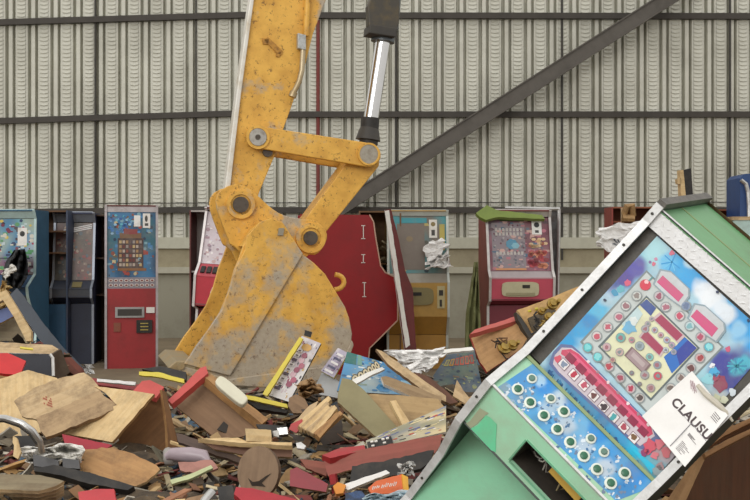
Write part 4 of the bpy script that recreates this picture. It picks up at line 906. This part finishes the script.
for s in (-.008,WD-.022): edge_strip(['TF','ST','SB','CB','SE','RC','LF','LB'],s,.03,.012,ALU,'edge_trim')
for s in (-.008,WD-.022): edge_strip(['TF','TB'],s,.03,.02,GREY,'top_edge_trim')
b=MB()
for k,(a,c,t) in enumerate((('TF','ST',.5),('ST','SB',.18),('ST','SB',.52),('ST','SB',.84),('CB','SE',.35),('RC','LF',.55))):
    for s in (.007,WD-.007):
        p=gpt(a,s).lerp(gpt(c,s),t); d=(gpt(c,s)-gpt(a,s)); n=W.cross(d).normalized()
        if n.dot(p-g_(GP(.2,.4,s)))<0: n=-n
        b.tube([p+n*.01,p+n*.016],.005,10)
b.build('rivets',DARK,GM)
def gpanel(k0,k1,nm,mt,inset_=.018,th=.012,s0=.02,s1=WD-.02):
    p,q=gpt(k0,s0),gpt(k1,s0); d=q-p; n=W.cross(d).normalized()
    if n.dot(p-g_(GP(.2,.4,0)))<0: n=-n
    b=MB(); b.box(p-n*inset_,d,W*(s1-s0),-n*th); o=b.build(nm,mt,GM); return o,p-n*inset_,d,n
class PLN:
    """A panel plane: draw printed shapes on it from their outlines."""
    def __init__(s,p,n): s.p=p+base; s.n=n
    def at(s,x,y,l=0): return hitp(x,y,s.p,s.n)+s.n*l-base
    def poly(s,b,pts,c,l): b.face([s.at(x,y,l) for x,y in pts],0,hx(c) if isinstance(c,str) else c)
    def disc(s,b,x,y,r,c,l,n=14):
        q=s.at(x,y,l); u=s.at(x+1,y,l)-q; v=s.at(x,y+1,l)-q; m=math.sqrt(u.length*v.length); u=W; v=W.cross(s.n).normalized()
        b.face([q+(u*math.cos(2*math.pi*k/n)+v*math.sin(2*math.pi*k/n))*r*m for k in range(n)],0,hx(c) if isinstance(c,str) else c)
    def line(s,b,x0,y0,x1,y1,w,c,l):
        d=V((x1-x0,y1-y0)).normalized(); p=V((-d.y,d.x))*w/2
        s.poly(b,[(x0+p.x,y0+p.y),(x1+p.x,y1+p.y),(x1-p.x,y1-p.y),(x0-p.x,y0-p.y)],c,l)
# --- screen
_,ps,ds,nS=gpanel('ST','SB','screen_backing',paint('4b4843',.6,dirt='6b675f',amt=.6,scale=18),.03,.012)
SP=PLN(ps+nS*.004,nS); b=MB()
def softgrid(b,PL,corners,n,blobs,base_c,seed=0):
    (x0,y0),(x1,y1),(x2,y2),(x3,y3)=corners; bc=hx(base_c); B=[(x,y,r,hx(c),k) for x,y,r,c,k in blobs]
    def cc(x,y):
        c=list(bc[:3])
        for a,e,r,k,w in B:
            d=math.hypot(x-a,y-e)/r+.35*noise.noise(V((x*.09,y*.09,seed+a)))
            g=w*max(0,min(1,(1.15-d)/.5)); c=[c[i]*(1-g)+k[i]*g for i in range(3)]
        return tuple(c+[1])
    P=lambda u,v:((x0*(1-u)+x1*u)*(1-v)+(x3*(1-u)+x2*u)*v,(y0*(1-u)+y1*u)*(1-v)+(y3*(1-u)+y2*u)*v)
    G=[[P(i/n,j/n) for j in range(n+1)] for i in range(n+1)]; K=[[cc(*p) for p in r] for r in G]; Q=[[PL.at(*p) for p in r] for r in G]
    for i in range(n):
        for j in range(n):
            k=len(b.v); b.v+=[Q[i][j],Q[i+1][j],Q[i+1][j+1],Q[i][j+1]]; b.f.append([k,k+1,k+2,k+3]); b.m.append(0); b.c.append([K[i][j],K[i+1][j],K[i+1][j+1],K[i][j+1]])
# panel corners: top left, top right, bottom right, bottom left (the print stops short of the left edge)
ST1=(790,358); 
blobs=[(640,262,14,'8fd0e0',.8),(632,280,20,'7fb8dc',.8),(655,250,13,'a8d8e0',.9),(682,268,19,'3fa9e3',1),(668,262,10,'62bbe8',.8),(700,279,20,'3aa4e2',1),(722,296,14,'49aee4',1),(745,318,24,'3aa0e0',1),(772,345,30,'3aa0e0',1),
 (690,262,7,'cfe8ee',.8),(712,297,14,'e6edf3',1),(725,312,12,'dfe9f2',1),(738,330,9,'9ccdea',.8),(705,290,12,'eaf0f6',.9),(735,300,7,'4eb2e6',.8),
 (625,275,13,'54479b',1),(636,267,11,'5a55a8',1),(614,284,8,'3c4f9c',.9),(608,292,8,'7a8fc4',.7),(580,322,26,'2fa6e2',1),(596,308,14,'55bde8',1),(566,340,12,'2a9edb',1),(606,298,8,'b7d5e4',.8),(590,322,9,'2390d4',.9),
 (560,368,16,'5e8fb8',1),(590,402,22,'3d90c0',1),(620,432,22,'3f9ccf',1),(640,458,20,'25bce2',1),(655,470,20,'6fb0c2',1),(575,385,14,'4b8db8',1),(604,418,8,'2f7fb4',.8),
 (735,372,26,'3b3f92',1),(750,385,20,'35398a',1),(722,362,11,'40449a',1),(760,395,30,'3a4796',1),(737,368,9,'3fb2cc',.9),(745,362,8,'45bcd4',.9),(700,380,12,'9ccbd6',.8),(716,402,14,'bfc9cc',.9),(655,440,18,'c9788c',.8),(668,452,14,'b9a0a8',.8)]
softgrid(b,SP,[(657,236),(774,341),(654,480),(538,367)],120,blobs,'a9cfe0')
art_lo=b; L1,L2,L3,L4,L5=.0008,.0016,.0024,.0032,.004
# board frame: grey track of picture cells around a pale yellow field
SP.poly(b,[(646.6,270),(724,347),(653,420),(580,342)],'7d8a8c',L1); SP.poly(b,[(646.6,272.5),(721.5,347),(653,417),(583,342)],'c3cccb',L2)
SP.poly(b,[(646.6,295.5),(700,348),(651,401),(598,346.5)],'5c6a6e',L3); SP.poly(b,[(646.6,298),(697.5,348),(651,398),(601,347)],'dfe0bd',L4)
l=.0046
def blob(b,x,y,r,c,l,seed=0,n=11,PL=SP,j=.3):
    r_=random.Random(seed+int(x*7+y*13)); pts=[]
    for k in range(n):
        a=2*math.pi*k/n; q=r*(1-j+2*j*r_.random()); pts.append((x+q*math.cos(a),y+q*math.sin(a)))
    PL.poly(b,pts,c,l)
SP.poly(b,[(697,348),(685,337),(680,342),(672,350),(664,357),(672,373.5)],'2f6fc0',l); SP.poly(b,[(697,348),(688,340),(682,346),(676,352),(680,365.5)],'34449c',l+.0004)
SP.poly(b,[(646.8,299),(656.5,308),(651,316),(640,305)],'3d5596',l); SP.poly(b,[(638,307),(643,314),(636,325),(627,331),(622,324)],'c2dbe0',l)
blob(b,630,327,7,'6cb4dc',l+.0004); blob(b,634,321,4,'e2ecec',l+.0005)
CR='a2405c'
def rrect(PL,b,p,c,l,bd='c9b3b8',bw=1.4):
    cx=sum(q[0] for q in p)/4; cy=sum(q[1] for q in p)/4
    if bd: PL.poly(b,[(cx+(x-cx)*(1+bw/8),cy+(y-cy)*(1+bw/8)) for x,y in p],bd,l-.0004)
    PL.poly(b,p,c,l)
rrect(SP,b,[(661.5,314.5),(683,335),(677,341),(655,320)],CR,.006); rrect(SP,b,[(646.5,330.5),(664,348.5),(659.5,355),(641,337.5)],CR,.006); rrect(SP,b,[(633,348.5),(649.5,364),(643,372),(626.5,356)],'a38d92',.006,bd='7c6468')
SP.poly(b,[(634,352),(646,364),(643,367.5),(631,355.5)],'b9a9aa',.0064)
for p,o_ in (([(663,275.5),(684,295),(678.5,302),(657,282)],[(660,269),(671,271),(690,289),(690,297),(682,308),(668,298),(653,284)]),([(697,309.5),(718.5,328.5),(712,337),(691,316.5)],[(694,303),(705,305),(725,323),(726,331),(717,343),(703,334),(687,318)])):
    SP.poly(b,o_,'8fa2ac',.0048); SP.poly(b,[(sum(q[0] for q in o_)/7+(x-sum(q[0] for q in o_)/7)*.9,sum(q[1] for q in o_)/7+(y-sum(q[1] for q in o_)/7)*.9) for x,y in o_],'c6ccd0',.0052)
    SP.poly(b,p,'cd5482',.0058)
# the picture cells and lamps
def lamp(x,y,r,c,c2=None,l=.005):
    SP.disc(b,x,y,r,'8d979b',l); SP.disc(b,x,y,r*.86,c,l+.0004); 
    if c2: blob(b,x,y,r*.62,c2,l+.0008,j=.35)
for x,y,c,c2 in ((637,296,'ccd2cf','8d8280'),(626,306,'cccfcd','9a7078'),(619,317,'d2c6c8','b8607a'),(608,327,'d0c9ca','c4526c'),(597,336,'d6cccc','c95068'),(588,347.5,'4fbcc4','7fd6da'),(598,357,'52bec6','86d8dc'),(609.6,366.6,'c9b6ba','b8354c'),(620.6,378,'b7aaae','a34a5e'),(631,388.6,'cbb4ba','b03a54'),(640,398,'c3bdb8','574a48'),
    (659,296,'c3b9be','9c4a66'),(666,307,'c9c5c6','a86b7c'),(680,316,'cfc4c6','c05068'),(686,306,'8296b4','64789c'),(690,326,'b9cdd0','7fb0b8'),(701,337,'c4aab2','b0506a'),(709,347,'4fb8cc','8fdde4'),(700,358,'c7a4a6','a33a44'),(691,368,'bdb3b2','6b4444'),(681,378,'bcb8b4','7d6a64'),(671,388,'c2bdb8','6d5f5a')):
    SP.disc(b,x,y,5.6,'a9b2b3',.0036); lamp(x,y,5.0,c,c2)
SP.disc(b,645.5,285,5.6,'d03a52',.005); blob(b,647,282,2,'f0c0c4',.0058); SP.line(b,649,281,653,277,1.2,'4f9aa0',.0056)
for x,y,r,c in ((607,347,4.5,'c7a9ae'),(620,352,4.2,'c4a8a4'),(621,337.6,5,'66b4ae'),(632,340,3.2,'d08494'),(640,346,4.8,'9aa9b0'),(650,357,4,'7fc4bc'),(657.6,365,4.2,'8f9aa4'),(645,375,4.6,'a7a3a4'),(658,376,4.6,'c94a5a'),(651,388,4.4,'b4989c'),(645.5,329,4,'a9a8b4'),(632,373,2.6,'8a7078'),(640,384,2.4,'8a7078'),(613,360,3,'c0a08c'),
    (648,324,3,'b9a9b2'),(655,330,3.2,'b3b4c4'),(661,335,3,'c0a4b0'),(667,340,3.4,'a9b0c4'),(672,345,3.4,'b59ab0'),(666,350,3,'c3c6d0'),(674,352,3,'9f9bb8'),(652,319,2.6,'c3a9b0')):
    lamp(x,y,r,c,None,.0064); blob(b,x,y,r*.5,'a06a76' if (int(x)%2) else '7c8a90',.0074)
# small decorations on the sky
for x,y,r,c in ((672,253,2.6,'d86a86'),(654,264,2,'d86a86'),(656,259,1.8,'c98aa6'),(650,262,1.5,'7f6aa8'),(628,283,3.4,'d8567c'),(621,289,4,'5fb6c8'),(615,293,3.4,'3f9ac4'),(657,236.8,0,'2b3550')):
    if r: blob(b,x,y,r,c,.0012,j=.25)
for k in range(9):
    a=math.pi*(.25+.17*k); SP.line(b,672,262,672+11*math.cos(a),262+9*math.sin(a),1.1,'6cc4ec' if k%2 else '2f97d6',.001)
for k in range(14):
    a=2*math.pi*k/14; SP.line(b,737,366,737+10*math.cos(a),366+8*math.sin(a),1.6,'3fb6cc' if k%2 else '2c8fb4',.0012)
for x,y,r,c in ((714,372,5,'49a9d8'),(708,380,6,'8fd0dc'),(712,366,3,'e3e6ea'),(721,384,8,'8f2f55'),(716,377,4,'a33a5c'),(733,392,4,'cfd9e0'),(716,399,5,'cfd2b0'),(724,400,4,'d9dcc0'),(728,349,3,'c95a7c'),(741,400,4,'49a9d8')): blob(b,x,y,r,c,.0018)
# fruit row
SP.poly(b,[(553,352),(561,344),(572,345),(580,352),(655,428),(662,440),(652,452),(638,448),(557,374),(549,364)],'5e6fa0',.0010)
SP.poly(b,[(555,355),(562,347.5),(572,348),(580,354),(652,427),(655,436),(640,446),(559,372),(553,364)],'cfc3cc',.0016)
SP.poly(b,[(562,350),(571,349),(579,354),(651,426),(653,434),(648,437),(566,357),(561,354)],'cf3f66',.0022)
SP.poly(b,[(566,350),(576,355),(648,427),(646,430),(571,355)],'dd6284',.0026)
blob(b,558,359,4,'d8506a',.0026)
for k in range(8):
    x,y=571+10.3*k,358+10.4*k; SP.poly(b,[(x-1.2,y-6),(x+6.2,y+1.4),(x+1.2,y+7),(x-6.2,y-.6)],'8e2448',.0032)
    x,y=564+10*k,364.2+10.5*k; SP.poly(b,[(x-.8,y-6.9),(x+6.6,y+.6),(x+.6,y+7.1),(x-6.8,y-.4)],'7a5a6a',.0032); SP.poly(b,[(x-.7,y-6),(x+5.7,y+.6),(x+.5,y+6.2),(x-5.9,y-.4)],'eee9ea',.0037)
    blob(b,x,y,3.3,['7f8fa8','b8354c','c05068','6b3a3a','3d3038','3fa4ac','b03a54','7a5a3c'][k],.0045,j=.4)
    if k: blob(b,x+14.3,y-13.3,1.7,'ecdfe2' if k%2 else '9c8a94',.0032)
for k in range(22):
    x,y=549+4.3*k,371+4.5*k; blob(b,x+random.Random(k).uniform(-2,2),y+2,2.6,['2c5f94','6fb4d0','3a7fae'][k%3],.0014,j=.5); SP.line(b,x-3,y+5,x+1,y-1,.9,'24507c',.002)
for x,y,r,c in ((650,446,7,'d84a66'),(660,444,5,'dd6a7c'),(667,452,5,'cf5a6c'),(645,452,4,'8c3a6c'),(655,455,4,'dd7484'),(660,466,4,'a9848c'),(658,470,5,'8fa4ac')): blob(b,x,y,r,c,.0048)
SP.poly(b,[(630,447),(636,450),(655,466),(652,474),(644,464)],'22c0e4',.003)
b.build('game_artwork',colmat(),GM)
b=MB()
for x,y in ((660,237),(605,300),(717.5,292),(748.5,320.5),(675,470)):
    c=SP.at(x,y,.0); b.tube([c,c+nS*.008],.0045,10)
b.build('panel_screw',paint('35405a',.4,.4),GM)
# --- checker plate bezel
def bez():
    p,q=gpt('TF',.02),gpt('ST',.02); 
    p=p+(q-p)*.06; d=(gpt('ST',.02)-p)*1.15; n=W.cross(d).normalized()
    if n.dot(p-g_(GP(.2,.4,0)))<0: n=-n
    CK=paint('e6e7e8',.35,.35,dirt='b9b7b2',amt=.35,scale=14)
    b=MB(); b.box(p-n*.004,d,W*(WD-.04),-n*.01); o=b.build('checker_plate',CK,GM)
    b=MB(); dn=d.normalized()
    for i in range(22):
        for j in range(3):
            c=p+W*(.02+i*.0265+(.013 if j%2 else 0))+d*(.2+.3*j)
            u=(W*.8+dn*.6).normalized() if (i+j)%2 else (W*.8-dn*.6).normalized(); v=u.cross(n)
            b.prism([c+u*.008-n*.004,c+v*.002-n*.004,c-u*.008-n*.004,c-v*.002-n*.004],n*.003)
    b.build('tread_pattern',CK,GM)
bez()
p=gpt('TF',.02); q=gpt('TB',.02); n=W.cross(q-p).normalized()
if n.z<0: n=-n
b=MB(); b.box(p-n*.012,q-p,W*(WD-.04),-n*.004); b.build('top_panel',GREENT,GM)
b=MB(); t1=(q-p)*.42; b.box(p+t1-n*.012,(q-p)*.02,W*(WD-.04),n*.002); b.build('top_seam',paint('8a9a6a',.6),GM)
b=MB(); b.box(p-n*.0115,(q-p)*.012,W*(WD-.04),n*.004); b.build('top_front_edge',GDARK,GM)
# --- control panel
_,pc,dc,nC=gpanel('SB','CB','control_base',GREEN,.006,.012)
CP=PLN(pc+nC*.001,nC); b=MB()
softgrid(b,CP,[(534,363),(660,484),(616,501),(498,387)],60,[(x,y,r,c,.9) for x,y,r,c in ((520,380,14,'3a8fd0'),(545,385,12,'2f8ad6'),(560,400,9,'c7d9e6'),(541,381,6,'a9cfe8'),(548,408,9,'a9c4da'),(575,405,12,'2e93dc'),(580,425,12,'6db0dc'),(566,425,10,'b9ccdc'),(600,430,14,'2b8ad4'),(585,447,10,'b4c6d6'),(612,455,12,'3a96d8'),(606,466,10,'c0cfdc'),(635,475,14,'2b86d0'),(560,444,10,'3a8fd0'),(520,402,10,'5a98c4'),(538,420,8,'4f8fbc'),(592,480,12,'3f8fc8'),(625,490,12,'2f80c0'),(505,388,6,'7f9cac'))],'4f9fd4',3)
for i in range(190):
    r_=random.Random(i+300); u,v=r_.random(),r_.random(); x=515+u*115+(v-.5)*-30; y=372+u*115+(v-.5)*22+8
    blob(b,x,y,r_.uniform(.5,2),r_.choice(['d5e2ec','8fb4d0','2a78b8','6a7f9c','c9d6e0','3a6f9c']),.0008,PL=CP,j=.5)
b.build('control_artwork',colmat(),GM)
def cring(x,y,r1,r2,h,mt,nm,par=None):
    c=CP.at(x,y,.0); b=MB(); b.tube([c,c+nC*h,c+nC*(h+.001)],[r1,r1,r2],20); return b.build(nm,mt,GM,smooth=True)
BW=paint('dfe6dc',.35,dirt='a9b09f',amt=.3); BG=paint('2c6a4f',.35,dirt='4a5c4c',amt=.4); BG2=paint('5d8478',.4,dirt='6a6a60',amt=.4)
BT=[(531.6,379,0),(517.6,389.6,1),(550.6,399,0),(530,403,1),(563.6,412,1),(543.6,416,1),(557,429.6,1),(590.6,439,0),(570,442.6,1),(603.6,452.4,0),(583.4,456.4,1),(596.6,469.6,1),(624.4,473.6,1),(610.4,483.6,1)]
for x,y,big in BT:
    r1=.0205 if big else .0175
    o=cring(x,y,r1,r1*.8,.006,BW,'push_button'); c=CP.at(x,y,0)
    b=MB(); b.tube([c+nC*.004,c+nC*.011,c+nC*.013],[r1*.63,r1*.63,r1*.5],18); k=b.build('button_cap',BG if big else BG2,GM,smooth=True); k.parent=o
# green-gold strip between control panel and screen, silver strip below
def strip_at(k,db,s0,s1,w,h,mt,nm,n,along):
    p=gpt(k,s0); b=MB(); b.box(p-n*db,W*(s1-s0),along.normalized()*w,n*h); b.build(nm,mt,GM)
strip_at('SB',.004,.02,WD-.02,.012,.006,paint('8fa678',.45,dirt='7a6f4a',amt=.5),'divider_strip',nC,dc)
strip_at('CB',.006,.012,WD-.012,-.008,.014,ALU,'control_edge_strip',nC,dc)
# --- front belt with a real opening
p=gpt('CB',.02); q=gpt('SE',.02); d=q-p; nB=W.cross(d).normalized()
if nB.dot(p-g_(GP(.2,.4,0)))<0: nB=-nB
p0=p-nB*.004; BP=PLN(p0,nB)
def st_of(x,y):
    h=BP.at(x,y)-p0; return h.dot(W),h.dot(d)/d.length_squared
sA,tA=st_of(527,441); sB_,tB=st_of(509.5,460); s0=(sA+sB_)/2; t0=min(tA,tB); t1=max(tA,tB); s1=s0+.27; ww=WD-.04
t1=min(t1,.93)
b=MB()
def bq(sa,ta,sb,tb): b.box(p0+W*sa+d*ta,W*(sb-sa),d*(tb-ta),-nB*.015)
bq(0,0,s0,1); bq(s1,0,ww,1); bq(s0,0,s1,t0); bq(s0,t1,s1,1)
b.build('front_belt',GREEN,GM)
b=MB(); o_=p0-nB*.015+W*s0+d*t0; dw=W*(s1-s0); dt=d*(t1-t0)
b.box(o_-nB*.12,dw,dt,-nB*.005)
for q_,e in ((o_,dt),(o_+dw,dt)): b.box(q_-W*.005,e,-nB*.12,W*.005)
b.box(o_,dw,-nB*.12,-d.normalized()*.005); b.box(o_+dt,dw,-nB*.12,d.normalized()*.005)
b.build('coin_recess',paint('35302b',.7,dirt='5c5145',amt=.5),GM)
for i in range(4):
    r_=random.Random(i+5); pts=[o_+dw*(.1+.12*i+.06*k)+dt*(.15+.7*r_.random())-nB*(.03+.05*r_.random()) for k in range(5)]
    b=MB(); b.tube(pts,.003,6); b.build('loose_wire',paint(['b0aca4','c9c5bb','6b6560','8a7a5a'][i],.5,bump=0),GM,smooth=True)
b=MB(); b.box(o_+dw*.42+dt*.1-nB*.03,dw*.5+dt*.05,dt*.4,-nB*.01); b.build('yellow_chute',paint('c9a24a',.5,dirt='8a6a2c'),GM)
b=MB(); fw=.006
for q_,u,v in ((o_+nB*.015-W*fw,W*fw,dt),(o_+nB*.015+dw,W*fw,dt),(o_+nB*.015-d.normalized()*fw,dw,d.normalized()*fw),(o_+nB*.015+dt,dw,d.normalized()*fw)): b.box(q_,u,v,nB*.003)
b.build('recess_rim',paint('6fae8a',.5),GM)
b=MB(); BP.poly(b,[(486,415),(490,417),(497,424),(496,440),(496,452),(489,449),(476,436),(470,429),(478,425)],'6fd0a0',.002); BP.poly(b,[(470,421),(480,408),(489,413),(485,416),(477,424),(470,429),(465,424)],'a3a98c',.0016)
b.build('bright_paint_patch',colmat(),GM)
# shelf underside and recessed lower front
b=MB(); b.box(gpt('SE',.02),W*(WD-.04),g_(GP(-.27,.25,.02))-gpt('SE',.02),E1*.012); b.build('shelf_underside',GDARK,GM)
lo=[(-.27,.195),(-.93,.5)]
b=MB()
for (a,c),(e,f) in zip(lo,lo[1:]):
    u=g_(GP(a,c,.02)); v=g_(GP(e,f,.02)); n=W.cross(v-u).normalized(); n=n if n.y<0 else -n
    b.box(u,v-u,W*(WD-.04),-n*.015)
b.build('lower_door',paint('93d3ae',.45,dirt='93b598',amt=.6,scale=6,lo=.42,hi=.7),GM)
b=MB(); b.box(gpt('BB',.02,db=-.02),W*(WD-.04),gpt('BT',.02,db=-.02)-gpt('BB',.02,db=-.02),E2*.015); b.box(gpt('BT',.02,db=-.02),W*(WD-.04),gpt('TB',.02)-gpt('BT',.02,db=-.02),E2*.015); b.build('back_panel',BROWN,GM)
b=MB(); b.box(gpt('LB',.02),W*(WD-.04),gpt('BB',.02)-gpt('LB',.02),E1*.015); b.build('bottom_panel',BROWN,GM)
# --- white notice taped on the glass
NP=PLN(ps+nS*.018,nS)
quad=[(692,371),(728,415.5),(685,467),(642,416)]
b=MB(); N=14
def surf(x,y,l=0):
    u=((x-692)*.714+(y-371)*.7)/56; v=(-(x-692)*.74+(y-371)*.67)/67
    h=.004*noise.noise(V((u*3,v*3,1)))+.034*max(0,min(1.1,u))**1.4-.004
    return hitp(x,y,NP.p+NP.n*(h+l),NP.n)
def nq(u,v,l=0):
    x=(quad[0][0]*(1-u)+quad[1][0]*u)*(1-v)+(quad[3][0]*(1-u)+quad[2][0]*u)*v; y=(quad[0][1]*(1-u)+quad[1][1]*u)*(1-v)+(quad[3][1]*(1-u)+quad[2][1]*u)*v
    return surf(x,y,l)
for i in range(N):
    for j in range(N): b.face([nq(i/N,j/N),nq((i+1)/N,j/N),nq((i+1)/N,(j+1)/N),nq(i/N,(j+1)/N)])
noti=b.build('paper_notice',PAPER); sd=noti.modifiers.new('S','SOLIDIFY'); sd.thickness=.001
tag(noti,'white printed notice taped across the lower right glass of the green machine','notice')
def child(o,par): 
    o.parent=par; o.matrix_basis=Matrix.Translation(-par.location)@o.matrix_basis
INK=paint('4b3f42',.7,bump=0)
b=MB()
for u0,v0,u1,v1,w in ((.0,.02,1,.02,.0),(.62,.5,.62,.97,.012),(.62,.5,1,.5,.008),(.3,.52,.62,.52,.004)):
    if w: b.tube([nq(u0,v0,.002),nq(u1,v1,.002)],w*.12,5)
child(b.build('fold_line',paint('8d8b90',.8,bump=0)),noti)
r_=random.Random(9)
for k in range(12):
    b=MB()
    v=.62+.012*k if k<4 else .7+.02*k; u=.7
    b.tube([nq(u,v,.002),nq(u+r_.uniform(.08,.22),v,.002)],.0008,4); child(b.build('small_print',INK),noti)
b=MB()
for k in range(4): b.tube([nq(.78,.12+.03*k,.002),nq(.93,.12+.03*k,.002)],.001,4)
child(b.build('small_print',INK),noti)
b=MB(); 
for k in range(8): b.tube([nq(.1+.012*k,.1+.02*math.sin(k*1.7),.002),nq(.22+.015*k,.16+.02*math.cos(k*2.1),.002)],.0012,4)
child(b.build('coat_of_arms_mark',paint('b9a3a8',.8,bump=0)),noti)
def text_on(t_,p0,p1,hpx,mt,par,bold=.02):
    cu=bpy.data.curves.new('lettering','FONT'); cu.body=t_; cu.size=1; cu.offset=bold; cu.space_character=1.08
    t=bpy.data.objects.new('tmp',cu); C.objects.link(t); bpy.context.view_layer.update()
    me=bpy.data.meshes.new_from_object(t.evaluated_get(bpy.context.evaluated_depsgraph_get())); C.objects.unlink(t); bpy.data.objects.remove(t)
    xs=[v.co.x for v in me.vertices]; ys=[v.co.y for v in me.vertices]; w=max(xs)-min(xs); h=max(ys)-min(ys)
    dx,dy=p1[0]-p0[0],p1[1]-p0[1]; L=math.hypot(dx,dy)
    for v in me.vertices:
        a=(v.co.x-min(xs))/w; c=(v.co.y-min(ys))/h*hpx
        v.co=surf(p0[0]+dx*a+dy/L*c,p0[1]+dy*a-dx/L*c,.0022)-par.location
    me.name='lettering'; me.materials.clear(); me.materials.append(mt); o=bpy.data.objects.new('lettering',me); C.objects.link(o); o.parent=par; return o
text_on('CLAUSU',(670.2,403),(706.3,440.8),9.6,INK,noti,bold=.03)
# white cable tie / tape scraps on the notice
b=MB(); b.tube([NP.at(698,385,.012)+base,NP.at(706,394,.02)+base,NP.at(716,402,.018)+base,NP.at(727,412,.02)+base,NP.at(733,421,.012)+base],[.007,.009,.011,.008,.004],8)
tag(b.build('twisted_rag',paint('c9c3b4',.8,dirt='8d8674',amt=.5),smooth=True),'twisted dirty white rag lying over the edge of the notice','rag')
# ================================================================== LIGHT AND CAMERA
w=bpy.data.worlds.new('World'); sc.world=w; w.use_nodes=True; nt=w.node_tree; bg=nt.nodes['Background']
tc=nt.nodes.new('ShaderNodeTexCoord'); sp=nt.nodes.new('ShaderNodeSeparateXYZ'); nt.links.new(tc.outputs['Generated'],sp.inputs[0])
f=nramp(nt,sp.outputs[2],-.2,.9,0,1); col=nmix(nt,(.55,.53,.50,1),(1.0,.98,.95,1),f)
nt.links.new(col,bg.inputs[0]); bg.inputs[1].default_value=.95
def area(nm,loc,tgt,sx_,sy_,e,c=(1,1,1)):
    l=bpy.data.lights.new(nm,'AREA'); l.shape='RECTANGLE'; l.size=sx_; l.size_y=sy_; l.energy=e; l.color=c
    o=bpy.data.objects.new(nm,l); C.objects.link(o); o.location=loc; o.rotation_euler=(V(tgt)-V(loc)).to_track_quat('-Z','Y').to_euler(); return o
area('open_side_daylight',(-6,-6,8),(0,10,0.5),10,6,900,(1,.98,.95))
cd=bpy.data.cameras.new('Camera'); cd.sensor_width=36; cd.lens=F/750*36; cd.clip_end=200
cam=bpy.data.objects.new('Camera',cd); C.objects.link(cam); cam.location=CAM; cam.rotation_euler=(math.pi/2,0,0); sc.camera=cam
vs=sc.view_settings; sc.display_settings.display_device='sRGB'; vs.view_transform='Standard'; vs.look='None'; vs.exposure=.25; vs.gamma=1; vs.use_curve_mapping=False
